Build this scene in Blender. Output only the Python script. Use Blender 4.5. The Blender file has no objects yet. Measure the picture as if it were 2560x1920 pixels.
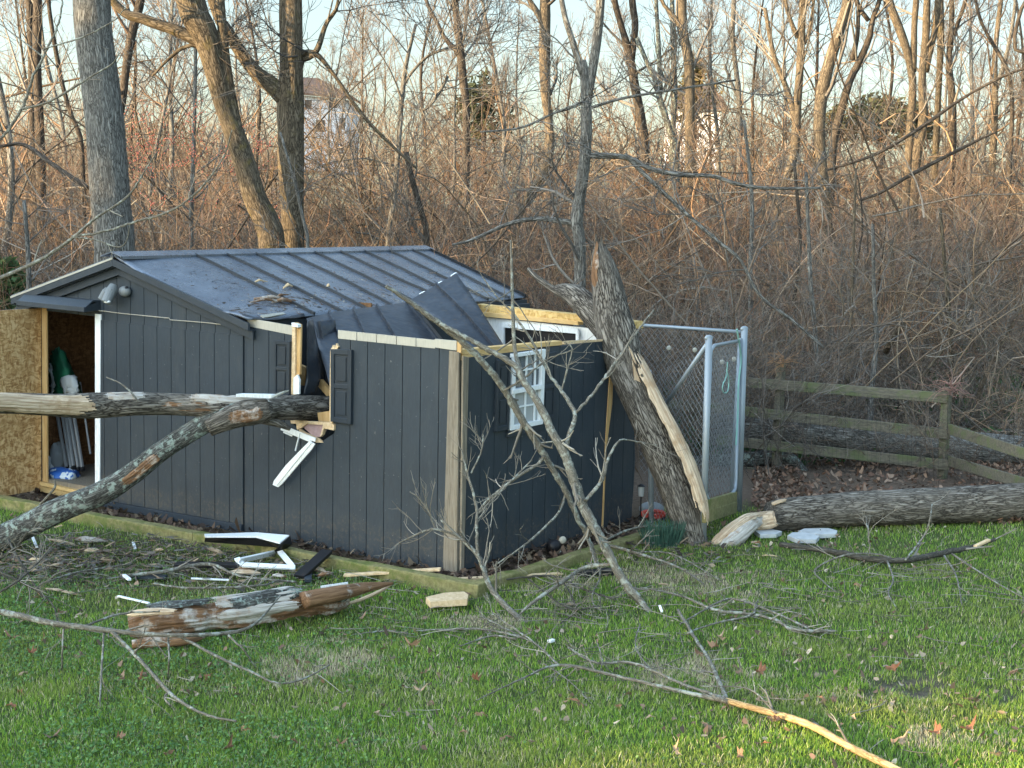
import bpy, math, random
import numpy as np
from mathutils import Vector, Matrix
rng = np.random.default_rng(7); random.seed(7)
sc = bpy.context.scene
col = sc.collection
# ------------------------------------------------------------------ camera
F_, PITCH, ROLL, CH = 3837.0, 0.1107, 0.018, 3.05
cth, sth = math.cos(PITCH), math.sin(PITCH); crr, srr = math.cos(ROLL), math.sin(ROLL)
RT = np.array([1., 0, 0]); UP = np.array([0, sth, cth]); FW = np.array([0, cth, -sth])
CAM = np.array([0, 0, CH])
cd = bpy.data.cameras.new('camera'); cam = bpy.data.objects.new('camera', cd); col.objects.link(cam)
cd.sensor_width = 36; cd.lens = F_/2560*36; cd.clip_start = .1; cd.clip_end = 1500
r_ = RT*crr+UP*srr; u_ = -RT*srr+UP*crr
cam.matrix_world = Matrix([[r_[i], u_[i], -FW[i], CAM[i]] for i in range(3)]+[[0, 0, 0, 1]])
sc.camera = cam
# ------------------------------------------------------------------ sky, sun, exposure
SUN_EL, TS = math.radians(8.0), np.array([-.86, -.51])      # towards the sun (horizontal)
w = bpy.data.worlds.new('World'); sc.world = w; w.use_nodes = True
nt = w.node_tree; bg = nt.nodes['Background']
sky = nt.nodes.new('ShaderNodeTexSky'); sky.sky_type = 'NISHITA'; sky.sun_disc = False
sky.sun_elevation = SUN_EL; sky.sun_rotation = math.atan2(TS[0], TS[1]); sky.altitude = 100
sky.air_density = 1.0; sky.dust_density = 1.6; sky.ozone_density = 1.0
gm = nt.nodes.new('ShaderNodeGamma'); gm.inputs[1].default_value = .62
nt.links.new(sky.outputs[0], gm.inputs[0]); 
tcw = nt.nodes.new('ShaderNodeTexCoord'); dt = nt.nodes.new('ShaderNodeVectorMath'); dt.operation = 'DOT_PRODUCT'    # added brightening of the sky around the sun, to lift the shaded foreground
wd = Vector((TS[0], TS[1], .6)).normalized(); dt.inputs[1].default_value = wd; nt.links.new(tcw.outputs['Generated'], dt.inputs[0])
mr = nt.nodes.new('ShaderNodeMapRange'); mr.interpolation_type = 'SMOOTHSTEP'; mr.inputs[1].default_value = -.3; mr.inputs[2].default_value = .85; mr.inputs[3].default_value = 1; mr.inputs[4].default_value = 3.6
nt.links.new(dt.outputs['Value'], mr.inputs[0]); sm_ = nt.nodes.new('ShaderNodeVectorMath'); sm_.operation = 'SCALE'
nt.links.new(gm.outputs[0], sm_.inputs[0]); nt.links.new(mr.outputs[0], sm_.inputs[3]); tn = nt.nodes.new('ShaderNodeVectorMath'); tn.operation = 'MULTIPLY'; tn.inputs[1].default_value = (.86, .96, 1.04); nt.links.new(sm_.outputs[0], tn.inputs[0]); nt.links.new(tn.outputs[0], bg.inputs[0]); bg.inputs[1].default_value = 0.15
sl = bpy.data.lights.new('sun', 'SUN'); sun = bpy.data.objects.new('sun', sl); col.objects.link(sun)
sl.energy = 4.6; sl.angle = math.radians(0.6); sl.color = (1, .71, .38)
sun.rotation_euler = Vector((TS[0]*math.cos(SUN_EL), TS[1]*math.cos(SUN_EL), math.sin(SUN_EL))).to_track_quat('Z', 'Y').to_euler()
vs = sc.view_settings
vs.view_transform = 'Standard'; vs.look = 'None'; vs.gamma = 1; vs.exposure = 1.95
sc.render.engine = 'CYCLES'; sc.render.resolution_x = 1024; sc.render.resolution_y = 768
# ------------------------------------------------------------------ picture ray helpers (pixels of the 2560x1920 photo)
def ray(px, py):
    a, b = px-1280, py-960
    u = crr*a+srr*b; v = -srr*a+crr*b
    return RT*u-UP*v+FW*F_
def terr(x, y):
    x = np.asarray(x, float); y = np.asarray(y, float)
    d = np.clip(y-21, 0, None); d = 34*np.tanh(d/34)
    z = .105*(np.sqrt(d*d+16)-4)
    z = z+.05*np.sin(x*.9+1.3)*np.sin(y*.7)*np.clip((y-16)/5, 0, 1)
    return z
def G(px, py, h=0.):                                          # on the ground (flat part) at height h
    d = ray(px, py); t = (h-CH)/d[2]; return CAM+d*t
def D(px, py, Y):                                             # at distance Y
    d = ray(px, py); return CAM+d*(Y/d[1])
YAW = 0.621
V_ = np.array([math.sin(YAW), math.cos(YAW), 0]); U_ = np.array([-V_[1], V_[0], 0]); Z_ = np.array([0, 0, 1.])
C0 = np.array([-.434, 12.81, 0])
def Wp(s, t, z): return C0+U_*s+V_*t+Z_*z
def PT(px, py, t=0.):                                         # on the plane parallel to the gable at depth t
    d = ray(px, py); k = ((C0+V_*t-CAM)@V_)/(d@V_); return CAM+d*k
def PS(px, py, s=0.):                                         # on the plane parallel to the side wall at s
    d = ray(px, py); k = ((C0+U_*s-CAM)@U_)/(d@U_); return CAM+d*k
def st(p): q = np.asarray(p)-C0; return (q@U_, q@V_, q[2])
# ------------------------------------------------------------------ noise
def _h(i, j, k):
    n = (i*374761393+j*668265263+k*2147483647) & 0xffffffff
    n = ((n ^ (n >> 13))*1274126177) & 0xffffffff
    return ((n ^ (n >> 16)) & 0xffff)/65535.
def vnoise(P):
    P = np.asarray(P, float); I = np.floor(P).astype(np.int64); f = P-I; f = f*f*(3-2*f)
    r = 0
    for a in (0, 1):
        for b in (0, 1):
            for c in (0, 1):
                wgt = (f[..., 0] if a else 1-f[..., 0])*(f[..., 1] if b else 1-f[..., 1])*(f[..., 2] if c else 1-f[..., 2])
                r = r+wgt*_h(I[..., 0]+a, I[..., 1]+b, I[..., 2]+c)
    return r
def fbm(P, o=4):
    P = np.asarray(P, float); r = 0; a = .5
    for i in range(o): r = r+a*vnoise(P*(2**i)+i*17.3); a *= .5
    return r
# ------------------------------------------------------------------ materials
class NT:
    def __init__(s, name):
        s.m = bpy.data.materials.new(name); s.m.use_nodes = True; s.t = s.m.node_tree; s.b = s.t.nodes['Principled BSDF']
    def n(s, typ, ins=None, **kw):
        x = s.t.nodes.new(typ)
        for k, v in kw.items(): setattr(x, k, v)
        for k, v in (ins or {}).items():
            if isinstance(v, bpy.types.NodeSocket): s.t.links.new(v, x.inputs[k])
            else: x.inputs[k].default_value = v
        return x
    def ramp(s, fac, stops, mode='LINEAR'):
        x = s.n('ShaderNodeValToRGB', {0: fac}); x.color_ramp.interpolation = mode; e = x.color_ramp.elements
        while len(e) < len(stops): e.new(.5)
        for q, (p, c) in zip(e, stops): q.position = p; q.color = (*c, 1) if len(c) == 3 else c
        return x.outputs[0]
    def mix(s, f, a, b, bt='MIX'):
        x = s.n('ShaderNodeMix', data_type='RGBA', blend_type=bt)
        for i, v in ((0, f), (6, a), (7, b)):
            if isinstance(v, bpy.types.NodeSocket): s.t.links.new(v, x.inputs[i])
            else: x.inputs[i].default_value = v if i == 0 else (*v, 1)
        return x.outputs[2]
    def set(s, colr=None, rough=.8, metal=0, bump=None, bs=.3, bd=.01, spec=.3, trans=0):
        if colr is not None:
            if isinstance(colr, bpy.types.NodeSocket): s.t.links.new(colr, s.b.inputs['Base Color'])
            else: s.b.inputs['Base Color'].default_value = (*colr, 1)
        if isinstance(rough, bpy.types.NodeSocket): s.t.links.new(rough, s.b.inputs['Roughness'])
        else: s.b.inputs['Roughness'].default_value = rough
        s.b.inputs['Metallic'].default_value = metal; s.b.inputs['Specular IOR Level'].default_value = spec
        if bump is not None:
            x = s.n('ShaderNodeBump', {'Strength': bs, 'Distance': bd, 'Height': bump}); s.t.links.new(x.outputs[0], s.b.inputs['Normal'])
        return s.m
def oc(m): return m.n('ShaderNodeTexCoord').outputs['Object']
def mp(m, v, sc_=(1, 1, 1), rot=(0, 0, 0)): return m.n('ShaderNodeMapping', {'Vector': v, 'Scale': sc_, 'Rotation': rot}).outputs[0]
def nz(m, v, s, d=5, r=.6, dist=0): return m.n('ShaderNodeTexNoise', {'Vector': v, 'Scale': s, 'Detail': d, 'Roughness': r, 'Distortion': dist}).outputs[0]
def bark(name, dark, mid, light, fis=26, bd=.02, bs=.9, moss=None, lich=None):
    m = NT(name); a = m.n('ShaderNodeAttribute', attribute_name='bp').outputs['Vector']
    v = mp(m, a, (1, 1, .15))
    sm = m.n('ShaderNodeVectorMath', {0: m.n('ShaderNodeTexNoise', {'Vector': v, 'Scale': 11., 'Detail': 4.}).outputs['Color'], 3: .13}, operation='SCALE').outputs[0]
    v2 = m.n('ShaderNodeVectorMath', {0: v, 1: sm}, operation='ADD').outputs[0]
    vo = m.n('ShaderNodeTexVoronoi', {'Vector': v2, 'Scale': fis*1.5}, feature='DISTANCE_TO_EDGE').outputs[0]
    r1 = m.n('ShaderNodeMath', {0: m.n('ShaderNodeMath', {0: m.n('ShaderNodeMath', {0: nz(m, v2, fis*1.1, 3, .6), 1: .5}, operation='SUBTRACT').outputs[0]}, operation='ABSOLUTE').outputs[0], 1: 2.4}, operation='MULTIPLY').outputs[0]
    mn = m.n('ShaderNodeMath', {0: vo, 1: r1}, operation='MINIMUM').outputs[0]
    n1 = nz(m, mp(m, a, (1, 1, .5)), fis*3, 6, .75)
    h = m.n('ShaderNodeMath', {0: mn, 1: n1}, operation='MULTIPLY').outputs[0]
    c = m.ramp(h, [(.01, dark), (.05, mid), (.16, light)])
    c = m.mix(m.ramp(nz(m, a, 3, 4), [(.35, (0, 0, 0)), (.7, (1, 1, 1))]), c, m.mix(.45, c, mid))
    if moss: c = m.mix(m.ramp(nz(m, a, 5, 6, .7), [(.56, (0, 0, 0)), (.72, (.6, .6, .6))]), c, moss)
    if lich: c = m.mix(m.ramp(nz(m, a, 16, 6, .7), [(.52, (0, 0, 0)), (.6, (.85, .85, .85))]), c, lich)
    return m.set(c, .9, bump=h, bs=bs, bd=bd, spec=.15)
def vcol(name, rough=.85, attr='col', var=.0, trans=0, spec=.2):
    m = NT(name); a = m.n('ShaderNodeAttribute', attribute_name=attr).outputs['Color']
    if var:
        a = m.mix(1, a, m.ramp(nz(m, oc(m), 40, 3), [(.3, (1-var,)*3), (.7, (1+var*.5,)*3)]), 'MULTIPLY')
    m.set(a, rough, spec=spec)
    if trans:
        tr = m.n('ShaderNodeBsdfTranslucent', {'Color': a}); mx = m.n('ShaderNodeMixShader', {0: trans, 1: m.b.outputs[0], 2: tr.outputs[0]})
        m.t.links.new(mx.outputs[0], m.t.nodes['Material Output'].inputs[0])
    return m.m
def paint(name, c, rough=.6, spots=.5, bs=.25, spec=.35):
    m = NT(name); o = oc(m)
    g = nz(m, mp(m, o, (1, 1, .12)), 90, 5, .7)
    cc = m.mix(m.ramp(g, [(.3, (0, 0, 0)), (.75, (1, 1, 1))]), [x*.78 for x in c], [x*1.18 for x in c])
    cc = m.mix(m.ramp(nz(m, o, 1.6, 4), [(.35, (0, 0, 0)), (.7, (.5, .5, .5))]), cc, [x*1.35+.004 for x in c])
    if spots and 'siding' in name:
        zc = m.n('ShaderNodeSeparateXYZ', {0: o}).outputs[2]; zz_ = m.n('ShaderNodeMath', {0: zc, 1: m.n('ShaderNodeMath', {0: nz(m, o, 5, 5, .7), 1: -.5}, operation='MULTIPLY').outputs[0]}, operation='ADD').outputs[0]
        cc = m.mix(m.mix(1, m.ramp(zz_, [(-.0, (.8, .8, .8)), (.10, (0, 0, 0))]), m.ramp(nz(m, o, 28, 4, .7), [(.5, (.1, .1, .1)), (.62, (.7, .7, .7))]), 'MULTIPLY'), cc, (.09, .078, .06))
    if spots: cc = m.mix(m.ramp(nz(m, mp(m, o, (1, 1, .3)), 7, 6, .75), [(.52, (0, 0, 0)), (.75, (.2, .2, .2))]), cc, (.11, .11, .10))
    sp = m.ramp(nz(m, o, 30, 3, .6), [(.69, (0, 0, 0)), (.73, (spots,)*3)])
    cc = m.mix(sp, cc, (.22, .22, .2))
    return m.set(cc, rough, bump=g, bs=bs, bd=.003, spec=spec)
def wood(name, a, b, scale=(1, 1, 1), rough=.75, bs=.3, stretch=None, attr=False, stain=None):
    m = NT(name); o = m.n('ShaderNodeAttribute', attribute_name='bp').outputs['Vector'] if attr else oc(m)
    v = mp(m, o, scale); g = nz(m, v, 30, 5, .65, .4)
    c = m.ramp(g, [(.3, a), (.7, b)])
    if stain: c = m.mix(m.ramp(nz(m, o, 4, 5, .7), [(.5, (0, 0, 0)), (.62, (.9, .9, .9))]), c, stain)
    return m.set(c, rough, bump=g, bs=bs, bd=.008, spec=.2)
M = {}
M['bark_grey'] = bark('grey_bark', (.03, .028, .025), (.17, .165, .15), (.32, .315, .29), 26, .03, 1)
M['bark_oak'] = bark('oak_bark', (.02, .017, .014), (.16, .142, .118), (.34, .31, .265), 22, .03, 1)
M['bark_lich'] = bark('lichen_bark', (.02, .019, .017), (.11, .11, .10), (.24, .24, .22), 26, .02, 1, lich=(.27, .33, .29))
M['bark_tan'] = bark('tan_bark', (.03, .025, .02), (.13, .105, .075), (.22, .18, .125), 22, .02, .8)
M['bark_brown'] = bark('brown_bark', (.02, .016, .013), (.075, .062, .05), (.13, .11, .09), 20, .02, .8)
M['bark_moss'] = bark('mossy_bark', (.02, .016, .011), (.12, .098, .07), (.22, .18, .13), 24, .03, 1, moss=(.15, .12, .035))
M['twig'] = vcol('twig', .9); M['brush'] = vcol('brush', .9, var=.25)
M['stick'] = bark('stick_bark', (.07, .062, .05), (.17, .155, .125), (.26, .24, .2), 60, .004, .6, lich=(.3, .32, .28))
M['stickdark'] = bark('dark_stick_bark', (.03, .028, .024), (.08, .074, .06), (.13, .12, .1), 50, .004, .6)
M['stickgold'] = bark('peeled_stick', (.2, .13, .06), (.42, .30, .15), (.5, .38, .2), 30, .004, .5)
M['siding'] = paint('dark_siding', (.027, .037, .047))
M['siding_dk'] = paint('dark_trim', (.026, .035, .045), .55, .2)
M['shutter'] = paint('shutter_vinyl', (.021, .029, .038), .5, .0, .1)
M['beige'] = paint('bare_primed_siding', (.40, .375, .31), .8, 0)
M['white'] = paint('white_vinyl', (.72, .74, .74), .45, 0, .05)
M['lumber'] = wood('new_lumber', (.42, .24, .09), (.62, .42, .2), (1, 1, .1))
M['lumber_h'] = wood('pine_plate', (.50, .31, .12), (.68, .48, .22), (.3, .3, 1))
M['oldwood'] = wood('weathered_board', (.12, .10, .075), (.30, .26, .20), (2.4, 2.4, .14), stain=(.21, .18, .14))
M['treated'] = wood('treated_timber', (.12, .11, .045), (.27, .245, .11), (1, 1, 1), stain=(.10, .125, .03))
M['rail'] = wood('mossy_rail', (.07, .065, .05), (.17, .155, .115), (.3, 1.5, 1.5), bs=.6, stain=(.10, .12, .055))
M['torn'] = wood('torn_wood', (.24, .15, .085), (.72, .58, .41), (2.4, 2.4, .09), attr=True, bs=1, stain=(.36, .24, .14))
M['rot'] = wood('rotten_wood', (.07, .035, .018), (.30, .17, .09), (2, 2, .16), attr=True, bs=.9, stain=(.50, .47, .42))
M['pale_rot'] = wood('pale_rotten_wood', (.26, .22, .18), (.58, .55, .5), (2, 2, .16), attr=True, bs=.8, stain=(.3, .2, .12))
M['chip'] = wood('wood_chip', (.48, .33, .18), (.72, .56, .36), (1, 1, 1))
M['pink'] = wood('pink_board', (.32, .22, .22), (.42, .3, .31), (1, 1, 1), bs=.1)
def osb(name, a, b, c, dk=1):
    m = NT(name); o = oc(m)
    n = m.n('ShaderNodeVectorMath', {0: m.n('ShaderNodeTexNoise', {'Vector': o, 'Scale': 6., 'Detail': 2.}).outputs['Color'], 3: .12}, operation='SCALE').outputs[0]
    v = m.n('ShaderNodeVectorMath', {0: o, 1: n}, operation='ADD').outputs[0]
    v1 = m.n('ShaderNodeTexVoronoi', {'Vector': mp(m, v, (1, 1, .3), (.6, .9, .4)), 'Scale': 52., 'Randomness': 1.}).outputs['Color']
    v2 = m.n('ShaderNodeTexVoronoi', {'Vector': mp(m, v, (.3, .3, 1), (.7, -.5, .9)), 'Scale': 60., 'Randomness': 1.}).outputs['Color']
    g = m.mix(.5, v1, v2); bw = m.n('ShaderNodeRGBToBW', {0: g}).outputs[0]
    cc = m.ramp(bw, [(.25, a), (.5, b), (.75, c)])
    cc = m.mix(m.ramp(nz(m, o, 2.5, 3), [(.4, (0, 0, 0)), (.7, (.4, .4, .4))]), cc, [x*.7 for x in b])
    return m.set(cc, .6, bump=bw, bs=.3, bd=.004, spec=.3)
M['osb'] = osb('osb_board', (.34, .17, .06), (.60, .36, .15), (.80, .56, .29))
M['osb2'] = osb('osb_edge', (.42, .24, .08), (.60, .40, .14), (.7, .5, .22))
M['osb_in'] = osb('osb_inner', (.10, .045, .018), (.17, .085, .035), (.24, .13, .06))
def metal_roof():
    m = NT('dark_roof_metal'); o = oc(m)
    d = nz(m, o, 24, 6, .75); sp = m.ramp(d, [(.56, (0, 0, 0)), (.62, (1, 1, 1))])
    sp2 = m.ramp(nz(m, o, 2.2, 4), [(.42, (0, 0, 0)), (.62, (1, 1, 1))])
    f = m.mix(1, sp, sp2, 'MULTIPLY')
    base = m.mix(m.ramp(nz(m, o, 5, 5, .7), [(.35, (0, 0, 0)), (.7, (1, 1, 1))]), (.10, .122, .16), (.17, .195, .235))
    c = m.mix(f, base, (.035, .03, .022))
    r = m.ramp(nz(m, o, 9, 4), [(.3, (.20, .20, .20)), (.7, (.38, .38, .38))])
    return m.set(c, r, .35, bump=d, bs=.12, bd=.004, spec=.8)
M['roof'] = metal_roof()
_m = NT('creased_shaded_roof_metal'); _o = oc(_m); _c = _m.mix(_m.ramp(nz(_m, _o, 3, 6, .7), [(.35, (0, 0, 0)), (.7, (1, 1, 1))]), (.022, .028, .038), (.050, .058, .072))  # darker than the roof: shade of camera-facing panels put into the colour
_c = _m.mix(_m.ramp(nz(_m, _o, 22, 6, .8), [(.56, (0, 0, 0)), (.64, (.9, .9, .9))]), _c, (.075, .055, .038)); M['roof_shaded'] = _m.set(_c, .4, .2, bump=nz(_m, _o, 2.5, 3), bs=.5, bd=.08, spec=.5)
M['seam'] = paint('shaded_seam_metal', (.020, .024, .028), .5, .0, .1, .4)  # seam colour darkened to carry the shade on their turned-away faces
M['galv'] = NT('galvanised').set((.27, .31, .34), .5, .35, spec=.4)
M['wire'] = NT('chain_wire').set((.25, .26, .26), .5, .5)
M['blackwire'] = NT('black_wire').set((.02, .022, .02), .6)
M['glass'] = NT('glass'); _m = M['glass']; _m.set((.2, .23, .25), .06, spec=.6); _m.b.inputs['Alpha'].default_value = .35; M['glass'] = _m.m
M['frost'] = NT('dusty_glass').set((.36, .38, .38), .25, spec=.6)
M['black'] = NT('black').set((.012, .012, .014), .45)
M['lamp'] = paint('lamp_plastic', (.15, .165, .17), .5, 0, .05)
M['green'] = NT('green_fabric'); _m = M['green']; _m.set(_m.ramp(nz(_m, oc(_m), 8, 3), [(.3, (.004, .05, .026)), (.7, (.012, .12, .06))]), .7); M['green'] = _m.m
M['silver'] = NT('silver_cloth').set((.32, .34, .35), .5)
M['pole'] = NT('grey_pole').set((.26, .27, .28), .45, .3)
M['blue'] = NT('blue_bag'); _m = M['blue']; _m.set(_m.ramp(nz(_m, oc(_m), 9, 2), [(.42, (.04, .13, .42)), (.55, (.6, .66, .7))], 'CONSTANT'), .35, spec=.5); M['blue'] = _m.m
M['stone'] = wood('stepping_stone', (.36, .37, .37), (.5, .52, .52), (.3, .3, .3), bs=.15)
M['red'] = NT('red_plastic').set((.42, .05, .035), .4)
M['rope'] = NT('green_rope').set((.22, .42, .36), .8)
M['cream'] = NT('cream').set((.42, .39, .32), .6)
M['housewhite'] = paint('house_wall', (.72, .74, .78), .8, 0, .05); M['houseroof'] = paint('house_roof', (.11, .075, .06), .9, 0, .2)
M['leaf'] = vcol('dead_leaf', .8, trans=.25); M['grass'] = vcol('grass_blade', .6, trans=.35, spec=.3)
M['needle'] = vcol('evergreen_leaf', .8, trans=.2)
def ground_mat():
    m = NT('ground_soil'); o = m.n('ShaderNodeNewGeometry').outputs['Position']; a = m.n('ShaderNodeAttribute', attribute_name='col').outputs['Color']
    n = nz(m, o, 22, 8, .75)
    c = m.mix(1, a, m.ramp(n, [(.25, (.45, .45, .45)), (.75, (1.5, 1.5, 1.5))]), 'MULTIPLY')
    return m.set(c, .95, bump=n, bs=.8, bd=.03, spec=.1)
M['ground'] = ground_mat()
# ------------------------------------------------------------------ object helpers
def wloc(p):
    l = np.zeros(3)
    while p is not None: l = l+np.array(p.location); p = p.parent
    return l
def tagit(o, label=None, cat=None, group=None, kind=None):
    if label: o['label'] = label
    if cat: o['category'] = cat
    if group: o['group'] = group
    if kind: o['kind'] = kind
    return o
def mk(name, V, Fc, mat, parent=None, smooth=False, attrs=None, label=None, cat=None, group=None, kind=None, base=None, bevel=0, zero=False):
    V = np.asarray(V, float)
    if parent is not None: b = wloc(parent)
    elif zero: b = np.zeros(3)
    else: b = np.array([V[:, 0].mean(), V[:, 1].mean(), V[:, 2].min()]) if base is None else np.asarray(base, float)
    L = V-b; me = bpy.data.meshes.new(name)
    if isinstance(Fc, np.ndarray):
        n, k = Fc.shape
        me.vertices.add(len(L)); me.vertices.foreach_set('co', L.astype(np.float32).ravel())
        me.loops.add(n*k); me.loops.foreach_set('vertex_index', Fc.astype(np.int32).ravel())
        me.polygons.add(n); me.polygons.foreach_set('loop_start', np.arange(0, n*k, k, dtype=np.int32))
        me.update(calc_edges=True)
    else:
        me.from_pydata([tuple(x) for x in L], [], [list(map(int, f)) for f in Fc]); me.update()
    if smooth: me.polygons.foreach_set('use_smooth', np.ones(len(me.polygons), bool))
    for k_, a in (attrs or {}).items():
        if k_ == 'col':
            at = me.attributes.new('col', 'FLOAT_COLOR', 'POINT'); a4 = np.ones((len(L), 4), np.float32); a4[:, :3] = a; at.data.foreach_set('color', a4.ravel())
        else:
            at = me.attributes.new(k_, 'FLOAT_VECTOR', 'POINT'); at.data.foreach_set('vector', np.asarray(a, np.float32).ravel())
    me.materials.append(mat); o = bpy.data.objects.new(name, me); col.objects.link(o)
    if parent is not None: o.parent = parent
    else: o.location = b
    if bevel:
        md = o.modifiers.new('bevel', 'BEVEL'); md.width = bevel; md.segments = 2; md.limit_method = 'ANGLE'
    return tagit(o, label, cat, group, kind)
def thing(name, loc, label, cat, group=None, kind=None):
    o = bpy.data.objects.new(name, None); col.objects.link(o); o.location = loc; o.empty_display_size = .2
    return tagit(o, label, cat, group, kind)
class MB:
    def __init__(s): s.V = []; s.F = []; s.n = 0; s.bp = []
    def add(s, V, F, bp=None):
        V = np.asarray(V, float); s.V.append(V); s.F += [[i+s.n for i in f] for f in F]; s.n += len(V)
        s.bp.append(V if bp is None else bp)
    def box(s, o, a, b, c):                                  # corner o and three edge vectors
        o, a, b, c = map(lambda q: np.asarray(q, float), (o, a, b, c))
        V = [o, o+a, o+a+b, o+b, o+c, o+a+c, o+a+b+c, o+b+c]
        if np.dot(np.cross(a, b), c) < 0: V = [o+c, o+a+c, o+a+b+c, o+b+c, o, o+a, o+a+b, o+b]
        s.add(V, [(0, 3, 2, 1), (4, 5, 6, 7), (0, 1, 5, 4), (1, 2, 6, 5), (2, 3, 7, 6), (3, 0, 4, 7)])
    def plate(s, P, off):                                    # polygon P extruded by off
        P = np.asarray(P, float); n = len(P); Q = P+np.asarray(off)
        s.add(np.vstack([P, Q]), [list(range(n))[::-1], list(range(n, 2*n))]+[(i, (i+1) % n, (i+1) % n+n, i+n) for i in range(n)])
    def board(s, p0, p1, wd, th, side):                      # beam between p0 and p1
        p0, p1 = np.asarray(p0, float), np.asarray(p1, float); d = p1-p0; d /= np.linalg.norm(d)
        a = np.asarray(side, float); a = a-d*(a@d); a /= np.linalg.norm(a); b = np.cross(d, a)
        s.box(p0-a*wd/2-b*th/2, p1-p0, a*wd, b*th)
    def tube(s, P, R, sides=8, disp=0, cap=True, freq=14, zst=.12):
        V, F, bp = tubegeo(P, R, sides, disp, cap, freq, zst); s.add(V, F, bp)
    def mk(s, name, mat, parent=None, **kw):
        return mk(name, np.vstack(s.V), s.F, mat, parent, attrs={'bp': np.vstack(s.bp)}, **kw)
    def mks(s, name, mat, parent=None, **kw):                # every added piece as a part of its own
        k = 0
        fl = []
        for V, bp in zip(s.V, s.bp):
            F = [[i-k for i in f] for f in s.F if k <= f[0] < k+len(V)]
            fl.append(mk(name, V, F, mat, parent, attrs={'bp': bp}, **kw)); k += len(V)
        return fl[0]
def tubegeo(P, R, sides=8, disp=0, cap=True, freq=14, zst=.12):
    P = np.asarray(P, float); R = np.asarray(R, float); n = len(P)
    T = np.gradient(P, axis=0); T /= np.linalg.norm(T, axis=1)[:, None]+1e-9
    a = np.array([0, 0, 1.]) if abs(T[0][2]) < .9 else np.array([1., 0, 0])
    N = np.cross(T[0], a); N /= np.linalg.norm(N); Ns = [N]
    for i in range(1, n):
        N = N-T[i]*(N@T[i]); N /= np.linalg.norm(N); Ns.append(N)
    Ns = np.array(Ns); B = np.cross(T, Ns)
    th = np.arange(sides)/sides*2*math.pi
    L = np.concatenate([[0], np.cumsum(np.linalg.norm(np.diff(P, axis=0), axis=1))])
    ro = rng.random(3)*10; r0 = R.mean()
    bp = np.stack([np.broadcast_to(np.cos(th)*r0, (n, sides)), np.broadcast_to(np.sin(th)*r0, (n, sides)), np.broadcast_to(L[:, None], (n, sides))], -1)+ro
    RR = np.broadcast_to(R[:, None], (n, sides)).copy()
    if disp:
        q = bp*np.array([freq, freq, freq*zst]); nn = fbm(q, 3); rid = np.abs(nn-.45)*2.6
        RR = RR*(1+disp*(np.clip(rid, 0, 1)-.5)) + RR*disp*1.3*(fbm(bp*np.array([3, 3, 1.2]), 2)-.38)
    V = P[:, None, :]+RR[..., None]*(np.cos(th)[None, :, None]*Ns[:, None, :]+np.sin(th)[None, :, None]*B[:, None, :])
    V = V.reshape(-1, 3); bp = bp.reshape(-1, 3)
    F = [(i*sides+j, i*sides+(j+1) % sides, (i+1)*sides+(j+1) % sides, (i+1)*sides+j) for i in range(n-1) for j in range(sides)]
    if cap:
        V = np.vstack([V, P[0], P[-1]]); bp = np.vstack([bp, ro, ro+[0, 0, L[-1]]]); k = n*sides
        F += [((j+1) % sides, j, k) for j in range(sides)]+[((n-1)*sides+j, (n-1)*sides+(j+1) % sides, k+1) for j in range(sides)]
    return V, F, bp
def cr(P, m=6, jit=0, cols=None):                             # Catmull-Rom through points (any dimension)
    P = np.asarray(P, float)
    if len(P) < 3: Q = np.array([P[0]*(1-t)+P[-1]*t for t in np.linspace(0, 1, m+1)])
    else:
        E = np.vstack([2*P[0]-P[1], P, 2*P[-1]-P[-2]]); Q = []
        for i in range(1, len(E)-2):
            for t in np.arange(m)/m:
                Q.append(.5*((2*E[i])+(-E[i-1]+E[i+1])*t+(2*E[i-1]-5*E[i]+4*E[i+1]-E[i+2])*t*t+(-E[i-1]+3*E[i]-3*E[i+1]+E[i+2])*t**3))
        Q.append(P[-1]); Q = np.array(Q)
    if jit: Q[1:-1, :3] += rng.normal(0, jit, (len(Q)-2, 3))
    return Q
def resamp(P, K):
    L = np.concatenate([[0], np.cumsum(np.linalg.norm(np.diff(P[:, :3], axis=0), axis=1))]); t = np.linspace(0, L[-1], K)
    return np.stack([np.interp(t, L, P[:, i]) for i in range(P.shape[1])], -1)
def tubes(P, R, sides=3):                                     # many thin tubes at once: P (n,K,3), R (n,K)
    n, K, _ = P.shape
    d = P[:, -1]-P[:, 0]; d /= np.linalg.norm(d, axis=1)[:, None]+1e-9
    a = np.where(np.abs(d[:, 2:3]) < .9, np.array([[0, 0, 1.]]), np.array([[1., 0, 0]]))
    N = np.cross(d, a); N /= np.linalg.norm(N, axis=1)[:, None]+1e-9; B = np.cross(d, N)
    th = np.arange(sides)/sides*2*math.pi
    o = np.cos(th)[None, :, None]*N[:, None, :]+np.sin(th)[None, :, None]*B[:, None, :]
    V = P[:, :, None, :]+R[:, :, None, None]*o[:, None]
    base = (np.arange(n)*K*sides)[:, None, None]+(np.arange(K-1)*sides)[None, :, None]
    j = np.arange(sides)[None, None, :]; j2 = (j+1) % sides
    F = np.stack([base+j, base+j2, base+j2+sides, base+j+sides], -1).reshape(-1, 4)
    return V.reshape(-1, 3), F
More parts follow.
